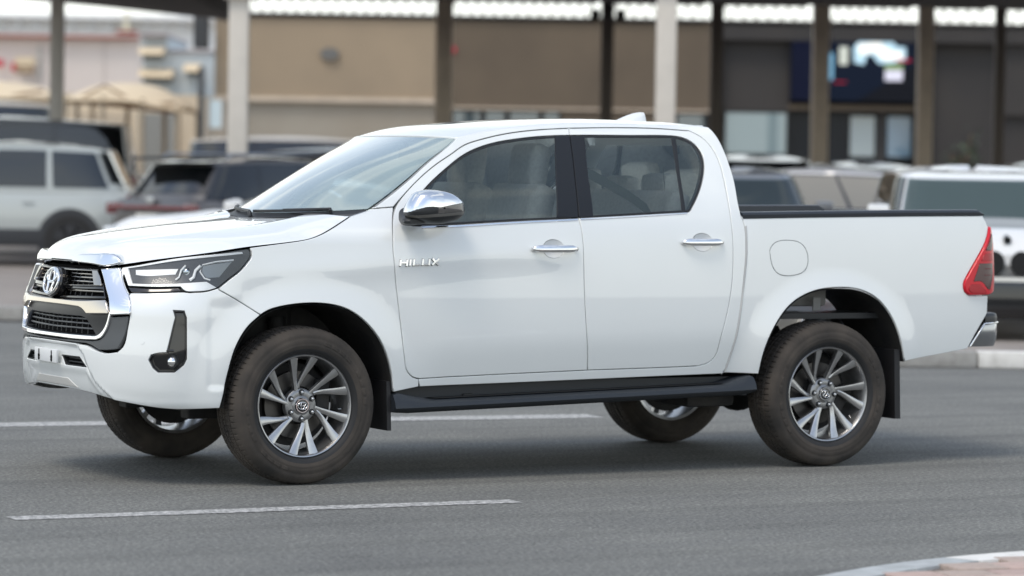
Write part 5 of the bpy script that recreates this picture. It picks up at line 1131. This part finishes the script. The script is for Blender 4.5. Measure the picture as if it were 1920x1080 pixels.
scr('red_mark', [(1672,112),(1700,112),(1700,116),(1672,116)], (.6,.02,.05), .8, .020); scr('red_dash', [(1556,153),(1580,153),(1580,156),(1556,156)], (.5,.02,.05), .6, .020)
# small things on the wall
ov = MB(); ov.cyl((0,0,0),(0,-.08,0),.5,n=32); o = ov.build('wall_vent', mat('vent_grey', (.16,.155,.145), .7), None, smooth=40, loc=W(sx(612), DW-.02, zy(612,102)), rot=(0,0,SITE)); o.scale = (.42,1,.28); tag(o, 'dark oval vent high on the beige showroom wall', 'vent')
rs_ = MB(); rs_.box((0,0,0), (.10,.05,.14), bev=.01); tag(rs_.build('alarm_box', mat('alarm_red', (.55,.02,.05), .5), None, loc=W(sx(844), DW-.03, zy(844,94)), rot=(0,0,SITE)), 'small red box on the wall right of the first brown post', 'alarm box')
# ---- left background
def bld(name, s0, s1, d, z0, z1, m, th, label, cat='building'):
    o = empty(name, W((s0+s1)/2, d, 0), SITE, label=label, cat=cat)
    MB().box((0, th/2, (z0+z1)/2), (s1-s0, th, z1-z0)).build('wall', m, o); return o
def bx(par, name, px0, px1, py0, py1, d, m, dd=-.05, th=.1, ref=None):
    x0, x1 = sx(px0, d)-ref, sx(px1, d)-ref; z1, z0 = zy(px0, py0, d), zy(px0, py1, d)
    return MB().box(((x0+x1)/2, dd, (z0+z1)/2), (x1-x0, th, z1-z0)).build(name, m, par)
PINK = mat('wall_pale_pink', (.74,.65,.59), .85, noise=(.3,(.69,.605,.55),.35,.7)); CREAM = mat('cream_render', (.68,.57,.42), .8, noise=(.5,(.60,.50,.37),.35,.7)); REDB = mat('trim_red_brown', (.35,.09,.06), .7); BLGR = mat('wall_blue_grey', (.50,.55,.58), .8, noise=(.3,(.45,.50,.53),.35,.7)); PALE = mat('far_white', (.85,.84,.82), .8); TARP = mat('shade_cloth_cream', (.70,.57,.39), .8); BRN = mat('under_brown', (.22,.13,.075), .9)
d = 110; s0, s1 = sx(-260, d), sx(256, d); wh = bld('warehouse', s0, s1, d, 0, zy(128,66,d), PINK, 14, 'pale pink warehouse with a red roof trim behind the shade sails'); ref = (s0+s1)/2
bx(wh, 'roof_trim', -260, 256, 62, 66, d, REDB, -.15, .5, ref); bx(wh, 'roof_slope', 212, 248, 58, 63, d, REDB, .4, 1.0, ref)
for x in (-120, 190): bx(wh, 'panel_seam', x, x+1, 70, 160, d, mat('seam_tan', (.45,.40,.36), .8), -.01, .03, ref)
bx(wh, 'drain_pipe', 66, 72, 86, 150, d, mat('pipe_grey', (.5,.48,.44), .7), -.12, .12, ref)
sg_ = empty('shop_sign', W(sx(45,d), d-.2, 0), SITE, label='cream and brown sign panel with a red mark on the pink warehouse', cat='sign'); r0 = sx(45, d)
bx(sg_, 'panel_top', 26, 62, 108, 124, d, TARP, -.1, .12, r0); bx(sg_, 'panel_low', 26, 60, 124, 138, d, BRN, -.1, .12, r0); bx(sg_, 'red_mark', 20, 27, 119, 134, d, mat('sign_red', (.6,.03,.06), .5), -.18, .1, r0)
for k in range(5): bx(sg_, 'letter', 31+k*5.6, 34+k*5.6, 127+k*.6, 135+k*.6, d, TARP, -.165, .02, r0)
sg2 = empty('red_sign', W(sx(0,d), d-.2, 0), SITE, label='small red sign at the left edge of the pink warehouse', cat='sign'); bx(sg2, 'panel', -12, 4, 113, 126, d, mat('sign_red', (.6,.03,.06), .5), -.1, .1, sx(0,d))
d = 100; s0, s1 = sx(262, d), sx(396, d); bg_ = bld('office_building', s0, s1, d, 0, zy(330,98,d), BLGR, 10, 'blue grey office building with cream window awnings left of the showroom'); ref = (s0+s1)/2
bx(bg_, 'upper_floor', 258, 308, 68, 100, d, BLGR, 3, 6, ref); bx(bg_, 'parapet', 258, 310, 65, 69, d, mat('trim_mauve', (.30,.25,.27), .7), 2.8, 6.6, ref); bx(bg_, 'parapet', 308, 396, 94, 98, d, mat('trim_mauve', (.30,.25,.27), .7), .2, .6, ref)
def awning(px0, px1, py0, py1, lab):
    a = empty('awning', W((sx(px0,100)+sx(px1,100))/2, 99.9, 0), SITE, label=lab, cat='awning', group='cream awnings on the blue grey office building'); h = (sx(px1,100)-sx(px0,100))/2; z1, z0 = zy(px0,py0,100), zy(px0,py1,100)
    b = MB(); b.grid([[Vector((x, y, z)) for x in np.linspace(-h, h, 6)] for y, z in ((0,z1),(-.35,z1-.05),(-.7,z0+.12),(-.8,z0))]); b.build('cloth', TARP, a, smooth=40)
    for sg in (-1, 1): b = MB(); b.b.faces.new([b.b.verts.new(p) for p in ((h*sg,0,z1),(h*sg,-.35,z1-.05),(h*sg,-.7,z0+.12),(h*sg,-.8,z0),(h*sg,0,z0))]); b.build('side_flap', TARP, a)
    bx(a, 'window', px0+4, px1-4, py1-1, py1+8, 100, mat('window_grey_dark', (.10,.115,.13), .2), -.02, .06, (sx(px0,100)+sx(px1,100))/2)
awning(259, 305, 89, 104, 'uppermost cream awning on the blue grey building'); awning(260, 322, 129, 146, 'long lower cream awning next to the pink warehouse'); awning(343, 372, 120, 136, 'short cream awning nearest the showroom')
d = 150; s0, s1 = sx(-400, d), sx(400, d); fb_ = bld('far_block', s0, s1, d, 0, zy(150,27,d), PALE, 12, 'pale far block with faint bays showing above the warehouse roof'); ref = (s0+s1)/2
for x in range(-380, 396, 34): bx(fb_, 'pilaster', x, x+5, 30, 60, d, mat('far_grey', (.74,.74,.73), .8), -.2, .4, ref)
bx(fb_, 'cornice', -400, 400, 25, 29, d, mat('far_grey', (.60,.60,.59), .8), -.3, .8, ref)
bx(fb_, 'yellow_shaft', 228, 238, 26, 58, d, mat('cream_light', (.78,.72,.55), .8), -.4, .5, ref)
dk = empty('roof_unit', W(sx(382,76), 74.6, 0), SITE, label='dark louvred unit on the corner left of the beige wall', cat='air unit'); bx(dk, 'casing', 369, 395, 38, 96, 76, mat('unit_dark', (.06,.06,.062), .6), 0, .5, sx(382,76))
for k in range(7): bx(dk, 'louvre', 370, 394, 42+k*7.5, 44+k*7.5, 76, mat('louvre_grey', (.12,.12,.125), .5), -.27, .04, sx(382,76))
MB().box((0,.1,1.9), (.12,.12,3.8)).build('support', mat('unit_dark', (.06,.06,.062), .6), dk)
gd = empty('glass_porch', W(sx(400,74), 74, 0), SITE, label='bright glass porch at the left end of the showroom', cat='porch'); r0 = sx(400, 74)
bx(gd, 'pane', 388, 413, 188, 240, 74, mat('porch_pane', (.55,.66,.70), .1, coat=.5), 0, .05, r0); bx(gd, 'frame', 384, 388, 184, 330, 74, mat('frame_tan', (.40,.34,.28), .6), -.02, .1, r0); bx(gd, 'frame', 412, 417, 184, 330, 74, mat('frame_tan', (.40,.34,.28), .6), -.02, .1, r0); bx(gd, 'lower_panel', 388, 412, 240, 330, 74, LOWW, 0, .06, r0)
ga = bld('garage_row', sx(-300,92), sx(372,92), 92, 0, zy(200,176,92), CREAM, 6, 'low cream garage row under the shade sails'); r0 = (sx(-300,92)+sx(372,92))/2
for x0, x1, m_ in ((10,85,CREAM),(140,230,CREAM),(256,330,mat('shutter_grey', (.30,.31,.29), .6))):
    f_ = bx(ga, 'shutter', x0, x1, 212, 330, 92, m_, -.05, .08, r0)
    for k in range(6): bx(ga, 'shutter_rib', x0, x1, 214+k*14, 215.5+k*14, 92, mat('seam_tan', (.45,.40,.36), .8), -.10, .03, r0)
def sail(px0, px1, top, side, d, lab, right_tip=0):
    a = empty('shade_sail', W((sx(px0,d)+sx(px1,d))/2, d, 0), SITE, label=lab, cat='shade sail', group='cream shade sails over the far parking bays')
    h = (sx(px1,d)-sx(px0,d))/2; zt, ze = zy(px0, top, d), zy(px0, side, d); rows = []
    for j in range(9):
        y = 5.5*j/8; rows.append([Vector((x, y, ze+(zt-ze)*1.25*math.sin(math.pi*min(1,(j+.0)/8))**.8*(1-abs(x/h)**3*.75)-right_tip*max(0, x/h)**1.5)) for x in np.linspace(-h, h, 21)])
    b = MB(); b.grid(rows); g_ = list(b.b.faces); r_ = bmesh.ops.extrude_face_region(b.b, geom=g_); bmesh.ops.translate(b.b, verts=[v for v in r_['geom'] if isinstance(v, bmesh.types.BMVert)], vec=(0,0,-.03)); b.build('cloth', TARP, a, smooth=60)
    for sx_ in (-.96, -.32, .35, .96):
        for y in (.15, 5.3): MB().cyl((h*sx_, y, .1), (h*sx_, y, ze+.1-right_tip*max(0, sx_)**1.5), .06, n=10).build('post', mat('post_tan', (.42,.35,.26), .6), a, smooth=40)
    MB().tube([(-h*.96, .15, ze-.02), (h*.96, .15, ze-.02-right_tip)], .05, 8).build('edge_rail', BRN, a)
    b = MB(); b.tube([(-h*.9, .3, ze-.1), (-h*.3, .3, ze+.35), (h*.3, .3, ze-.1), (h*.9, .3, ze+.2-right_tip)], .035, 6); b.build('brace', BRN, a)
sail(-330, 96, 148, 178, 82, 'cream shade sail at the left edge of the picture'); sail(112, 332, 156, 186, 80, 'cream shade sail between the slim column and the office building', .25)
# ---- shrub
LEAF = mat('leaf_dark', (.035,.055,.028), .6, noise=(3,(.06,.085,.04),.4,.7))
def shrub(s, d, h, wd, lab):
    o = empty('shrub', W(s, d, .13), 0, label=lab, cat='shrub'); st = MB(); lf = MB()
    for k in range(16):
        a = random.uniform(0, 6.28); r = random.uniform(.1,1)*wd/2; top = Vector((r*math.cos(a), r*math.sin(a), h*random.uniform(.55,1))); st.tube([(0,0,0), top*.5+Vector((0,0,.1)), top], [.025,.015,.006], 5)
        for q in range(70):
            t = random.uniform(.35,1.02); p = top*t+Vector((random.gauss(0,.13),random.gauss(0,.13),random.gauss(0,.10))); e = Matrix.Rotation(random.uniform(0,6.28),3,'Z') @ Matrix.Rotation(random.uniform(-1,1),3,'X'); l = random.uniform(.06,.12)
            lf.quad(p, p+e @ Vector((l*.4,l*.5,.01)), p+e @ Vector((0,l*1.2,0)), p+e @ Vector((-l*.4,l*.5,.01)))
    st.build('stem', BRN, o); lf.build('foliage', LEAF, o, recalc=False)['kind'] = 'stuff'
shrub(sx(1785,70), 70, 2.5, 1.1, 'dark leafy shrub against the shaded dark wall right of the posts')
# ---- parked vehicles
TYR = mat('tyre_plain', (.02,.02,.02), .8); RIMS = mat('rim_silver', (.45,.46,.47), .3, metal=.9); RIMB = mat('rim_black', (.03,.03,.032), .35, metal=.5)
CGL = glass('car_window_dark', (.10,.12,.13), 1.8, base=(.012,.016,.018), solid=.35); CGM = glass('car_window_clear', (.35,.42,.42), .8, base=(.035,.055,.055), solid=.25)
HLM = mat('car_headlight', (.65,.68,.70), .1, coat=1); TLM = mat('car_tail_lamp', (.13,.010,.016), .2, coat=1); CINT = mat('car_interior', (.09,.085,.08), .8)
CLAD = mat('cladding_black', (.03,.032,.036), .55)
def paint(n, c, r=.3): return mat('paint_'+n, c, r, coat=1, coat_r=.04)
def wheel(par, x, y, r, wd, sgn, rim):
    w_ = empty('wheel', (x, y, r)); w_.parent = par
    b = MB(); pr = [(-wd/2,r*.62),(-wd/2-.008,r*.75),(-wd/2+.005,r*.93),(-wd/2+.03,r),(wd/2-.03,r),(wd/2-.005,r*.93),(wd/2,r*.62)]
    b.grid([[Vector((q*math.cos(t), y_*1.0, q*math.sin(t))) for y_, q in pr] for t in np.linspace(0, 2*math.pi, 33)]); b.build('tyre', TYR, w_, smooth=40)
    b = MB(); b.cyl((0,wd*.30*sgn,0),(0,wd*.36*sgn,0),r*.60,n=28)
    b.cyl((0,wd*.36*sgn,0),(0,wd*.46*sgn,0),r*.14,n=12)
    for k in range(6): a = k*math.pi/3; b.cyl((0,wd*.43*sgn,0),(r*.58*math.cos(a),wd*.47*sgn,r*.58*math.sin(a)),r*.06,r*.085,6)
    b.build('rim', rim, w_, smooth=40)
def car(s, d, head, L_, W_, H_, kind, pm_, label, name='parked_car', cat='car', group='cars parked under the canopy', trim=True, clad=False, rim=None, glassm=None, belt=None, roofm=None, wheel_r=.35, boxy=0., seats=False, rails=False, spoil=False, pillars=False):
    """head: heading in degrees, 0 = along +s (right in the picture), 90 = away"""
    o = empty(name, W(s, d, .13), SITE+R(head), label=label, cat=cat, group=group); hw = W_/2; gm_ = glassm or CGL; roofm = roofm or pm_
    zb = .30 if kind != 'sedan' else .20; belt = belt or H_*.60
    hood = belt-.10 if kind != 'van' else belt-.05
    fx, bx_ = L_/2, -L_/2
    if kind == 'sedan': cb, cf, tb, tf = bx_+.75, fx-1.15, bx_+1.45, fx-1.95; deck = belt-.02
    elif kind == 'van': cb, cf, tb, tf = bx_+.05, fx-.75, bx_+.15, fx-1.35; deck = belt
    elif kind == 'pickup': cb, cf, tb, tf = bx_+1.75, fx-1.2, bx_+1.95, fx-1.95; deck = belt
    else: cb, cf, tb, tf = bx_+.08, fx-1.05, bx_+.50-boxy*.3, fx-1.80+boxy*.35; deck = belt
    def top(x):
        if x > cf: t = (x-cf)/(fx-cf); return belt-(belt-hood)*min(1, t*1.2)**.7-.16*max(0, (t-.72)/.28)**2
        if x < cb: t = (cb-x)/(cb-bx_); return deck-.10*t**3
        return belt
    b = MB(); rows = []
    for x in list(np.linspace(bx_, bx_+.3, 6))+list(np.linspace(bx_+.45, fx-.6, 20))+list(np.linspace(fx-.45, fx, 8)):
        e = abs(2*x/L_); k = 1-.24*max(0, (e-.70)/.30)**2.4-(.06 if e > .985 else 0); w_ = hw*k; zt = top(x); zb_ = zb+.12*max(0, (e-.85)/.15)
        if e > .985: zt -= .06
        rows.append([Vector((x, y, z)) for y, z in ((0,zb_),(w_*.88,zb_),(w_*.97,zb_+.08),(w_,zb_+.25),(w_*1.0,(zb_+zt)/2+.04),(w_*.985,zt-.16),(w_*.95,zt-.05),(w_*.86,zt),(w_*.5,zt+.018),(0,zt+.025))])
    full = [[Vector((p.x, -p.y, p.z)) for p in r]+[p for p in r[::-1][1:-1]] for r in rows]
    b.grid(full, close=True); b.b.faces.new([b.b.verts.new(p) for p in full[0]]); b.b.faces.new([b.b.verts.new(p) for p in full[-1]]); body = b.build('body', pm_, o, smooth=42)
    # cabin: a superellipse ring that leans in and closes over a crowned roof; the panes follow it
    NE = 4.6 if not boxy else 7.0; zt0 = belt-.03; zt1 = H_-.065
    def ring(t, q_=1.0):
        x0 = cb+(tb-cb)*t**.85; x1 = cf+(tf-cf)*t**.92; a = (x1-x0)/2; b_ = hw*(.935-(.20 if not boxy else .12)*t**1.25); return (x0+x1)/2, a*q_, b_*q_
    def cp_(th, t, q_=1.0, o_=0.):
        cx, a, b_ = ring(t, q_); c_, s_ = math.cos(th), math.sin(th)
        x = math.copysign(abs(c_)**(2/NE), c_); y = math.copysign(abs(s_)**(2/NE), s_); n = Vector((x**3/a, y**3/b_*1.0, .0)).normalized() if a > .05 else Vector((0,0,1))
        z = zt0+(zt1-zt0)*t-(.05*x*x*t)+(.065*(1-q_**3))
        return Vector((cx+a*x, b_*y, z))+(n+Vector((0,0,.25)))*o_
    TH = [2*math.pi*k/64 for k in range(64)]
    b = MB(); rows = [[cp_(th, t) for th in TH] for t in (0,.15,.3,.45,.6,.75,.88,1)]+[[cp_(th, 1, q_) for th in TH] for q_ in (.96,.86,.65,.35,.05)]
    b.grid(rows, close=True); b.b.faces.new([b.b.verts.new(p) for p in rows[-1]]); b.build('cabin', roofm, o, smooth=50)
    def pane(nm, ths, t0, t1, m2=None):
        b = MB(); b.grid([[cp_(th, t0+(t1-t0)*k/6, 1.0, .010) for th in ths] for k in range(7)]); return b.build(nm, m2 or gm_, o, smooth=60)
    def th_x(f): v = 2*f-1; return math.acos(math.copysign(abs(v)**(NE/2), v))
    def th_y(f): return math.asin(min(1, abs(f)**(NE/2)))
    nw = {'sedan': ((.10,.49),(.505,.90)), 'suv': ((.055,.27),(.285,.565),(.58,.93)) if not pillars else ((.06,.285),(.31,.56),(.62,.92)), 'van': ((.04,.30),(.34,.62),(.66,.93)), 'pickup': ((.08,.44),(.50,.90))}[kind]
    for a, c in nw:
        for sg in (1, -1): pane('side_window', [sg*(th_x(a)+(th_x(c)-th_x(a))*k/10) for k in range(11)], .10, .90)
    for s_ in (() if pillars else (1, -1)): pane('window_band', [s_*(th_x(nw[0][0]-.012)+(th_x(nw[-1][1]+.012)-th_x(nw[0][0]-.012))*k/24) for k in range(25)], .06, .94, GLOSSB).location = (0, -s_*.004, 0)
    ty = th_y(.90); pane('windscreen', [-ty+2*ty*k/14 for k in range(15)], .08, .93); pane('rear_window', [math.pi-ty+2*ty*k/14 for k in range(15)], .22, .92)
    # wheels in dark arches
    for x in (fx-.88, bx_+.85):
        for sg in (-1, 1):
            b = MB(); b.cyl((x, sg*(hw-.20), wheel_r), (x, sg*(hw+.004), wheel_r), wheel_r+.075, n=32); b.build('wheel_arch', CLAD if clad else DARK, o, smooth=40)
            wheel(o, x, sg*(hw-.095), wheel_r, .22, sg, rim or RIMS)
    if clad:
        for sg in (-1, 1): MB().box((0, sg*(hw-.02), .40), (L_-2.4, .06, .24), bev=.02).build('sill_cladding', CLAD, o, smooth=40)
        for x in (fx-.12, bx_+.10): MB().box((x, 0, .42), (.22, W_*.84, .26), bev=.04).build('bumper_cladding', CLAD, o, smooth=40)
    for sg in (-1, 1):
        MB().box((fx-.10, sg*hw*.68, hood-.13), (.16, hw*.36, .12), rot=Matrix.Rotation(R(-14*sg),4,'Z'), bev=.03).build('headlight', HLM, o, smooth=40)
        MB().box((bx_+.06, sg*hw*.70, belt-.12), (.10, hw*.34, .14 if kind != 'van' else .3), rot=Matrix.Rotation(R(14*sg),4,'Z'), bev=.02).build('tail_lamp', TLM, o, smooth=40)
        m_ = MB(); m_.box((cf-.22, sg*(hw+.07), belt+.06), (.14,.20,.13), bev=.035); m_.box((cf-.22, sg*(hw-.02), belt+.0), (.06,.14,.04)); m_.build('mirror', roofm, o, smooth=50)
        for x in (-.15, -1.15): MB().box((x+.25, sg*(hw+.004), belt-.17), (.16,.02,.03), bev=.006).build('door_handle', pm_, o)
    if name != 'x' and 'grille openings' not in label: MB().box((fx-.02, 0, hood-.20), (.06, hw*.95, .20), bev=.02).build('grille', GLOSSB, o, smooth=40)
    MB().box((fx-.005, 0, .50), (.05, hw*1.3, .14), bev=.02).build('lower_grille', CLAD, o, smooth=40)
    for x in (fx+.03, bx_-.02): MB().box((x, 0, .50 if x > 0 else belt-.24), (.015,.50,.12), bev=.003).build('number_plate', mat('plate_white', (.72,.71,.66), .5), o)
    if rails:
        for sg in (-1, 1): MB().tube([Vector((tb+.25, sg*hw*.64, H_-.05)), Vector((tb+.35, sg*hw*.64, H_+.015)), Vector((tf-.45, sg*hw*.64, H_+.015)), Vector((tf-.3, sg*hw*.64, H_-.05))], .018, 6).build('roof_rail', RIMS, o, smooth=50)
    if spoil: MB().box((tb-.10, 0, H_-.055), (.36, W_*.66, .045), bev=.015).build('spoiler', GLOSSB, o, smooth=40)
    return o
P_SIL = paint('silver_green', (.44,.47,.455)); P_DK = paint('graphite', (.075,.072,.072)); P_WH = paint('white', (.74,.74,.73)); P_BK = paint('black', (.012,.013,.016)); P_CR = paint('cream', (.62,.56,.47)); P_GR = paint('mid_grey', (.11,.115,.125)); P_LS = paint('light_silver', (.50,.50,.51)); P_NV = paint('charcoal', (.05,.052,.056))
car(-7.58, 46.3, 180, 4.65, 1.88, 1.74, 'suv', P_SIL, 'silver green off-roader with black lower cladding at the left edge, nose out of frame', clad=True, rim=RIMB, wheel_r=.37, belt=1.06, pillars=True, boxy=.35)
c2_ = car(-3.12, 44.3, 49, 4.75, 1.93, 1.57, 'suv', P_DK, 'dark graphite estate seen from behind beside the silver green off-roader', rails=True, spoil=True, belt=.98)
for z_, w__ in ((.88, 1.55),): MB().box((-4.75/2-.005, 0, z_), (.05, w__, .05), bev=.01).build('light_bar', TLM, c2_, smooth=40)
MB().box((-4.75/2-.012, 0, .97), (.02,.13,.10), bev=.01).build('badge', RIMS, c2_, smooth=40); MB().box((-4.75/2-.02, 0, .52), (.05,1.3,.22), bev=.03).build('bumper_cladding', CLAD, c2_, smooth=40)
car(-2.20, 36.6, 183, 4.55, 1.80, 1.32, 'sedan', P_WH, 'white saloon half hidden behind the pickup bonnet', belt=.93)
car(-3.6, 54.5, 178, 4.9, 1.95, 1.76, 'suv', P_BK, 'black car behind the thick left column', belt=1.12)
car(-3.95, 66, 4, 5.3, 2.0, 2.06, 'van', P_CR, 'cream van in front of the beige wall', cat='van', name='parked_van', belt=1.35)
car(-8.6, 52, 181, 5.4, 2.0, 2.16, 'suv', P_NV, 'charcoal tall off-roader behind the silver green one', boxy=1, belt=1.30, wheel_r=.40)
car(-12.9, 70, 182, 6.6, 2.2, 2.78, 'van', P_CR, 'cream minibus far back on the left, below the shade sails', cat='minibus', name='parked_minibus', belt=1.75)
car(2.46, 37.3, -92, 4.6, 1.86, 1.52, 'suv', P_GR, 'mid grey car facing the camera right behind the pickup cab', glassm=CGM, belt=1.02)
car(4.62, 42.0, -10, 4.6, 1.85, 1.54, 'suv', P_LS, 'light silver car between the grey one and the white car at the right edge', glassm=glass('car_window_beige', (.5,.5,.46), 1.0, base=(.42,.40,.35), solid=.55), belt=1.0)
c10 = car(4.42, 31.3, -92, 4.9, 1.94, 1.55, 'suv', P_WH, 'white car facing the camera at the right edge, with two round dark grille openings', glassm=CGM, belt=1.05, boxy=.35, wheel_r=.38)
for sg in (-1, 1):
    for k in (0, 1):
        x = 2.45; y = sg*(.12+.46*k); b = MB(); b.cyl((x-.12,0,0),(x+(.018 if k == 0 else -.03),0,0),.105,n=28); o_ = b.build('grille_opening' if k == 0 else 'headlight', GLOSSB if k == 0 else HLM, c10, smooth=40, loc=(0,y,.68)); o_.scale = (1,.92 if k == 0 else 1.5,1.05 if k == 0 else .55)
MB().box((2.43,0,.36),(.16,1.80,.34),bev=.05).build('bumper_cladding', GLOSSB, c10, smooth=40); MB().cyl((2.30,0,.90),(2.42,0,.885),.035,n=16).build('badge', GLOSSB, c10, smooth=40)
car(3.75, 50, -88, 4.8, 1.95, 1.74, 'suv', P_BK, 'black car behind the mid grey one', belt=1.15)
car(5.75, 52.5, -70, 4.8, 1.92, 1.66, 'suv', P_LS, 'pale silver car at the back, in front of the glass doors', belt=1.15)
car(8.6, 52, -90, 4.8, 1.92, 1.72, 'suv', P_NV, 'charcoal car at the back right, only its roof showing', belt=1.10)
car(.2, 52, -90, 4.7, 1.9, 1.70, 'suv', P_NV, 'charcoal car seen only through the side windows of the pickup', belt=1.10)
# car interiors of the near ones: a backrest and headrests behind the clear glass
for c_, H_, xo in ((c10, 1.55, .25),):
    for sg in (-1, 1): MB().box((xo, sg*.42, 1.0), (.15,.48,.5), bev=.05).box((xo-.03, sg*.42, 1.30), (.10,.26,.20), bev=.04).build('front_seat', CINT, c_, smooth=50)
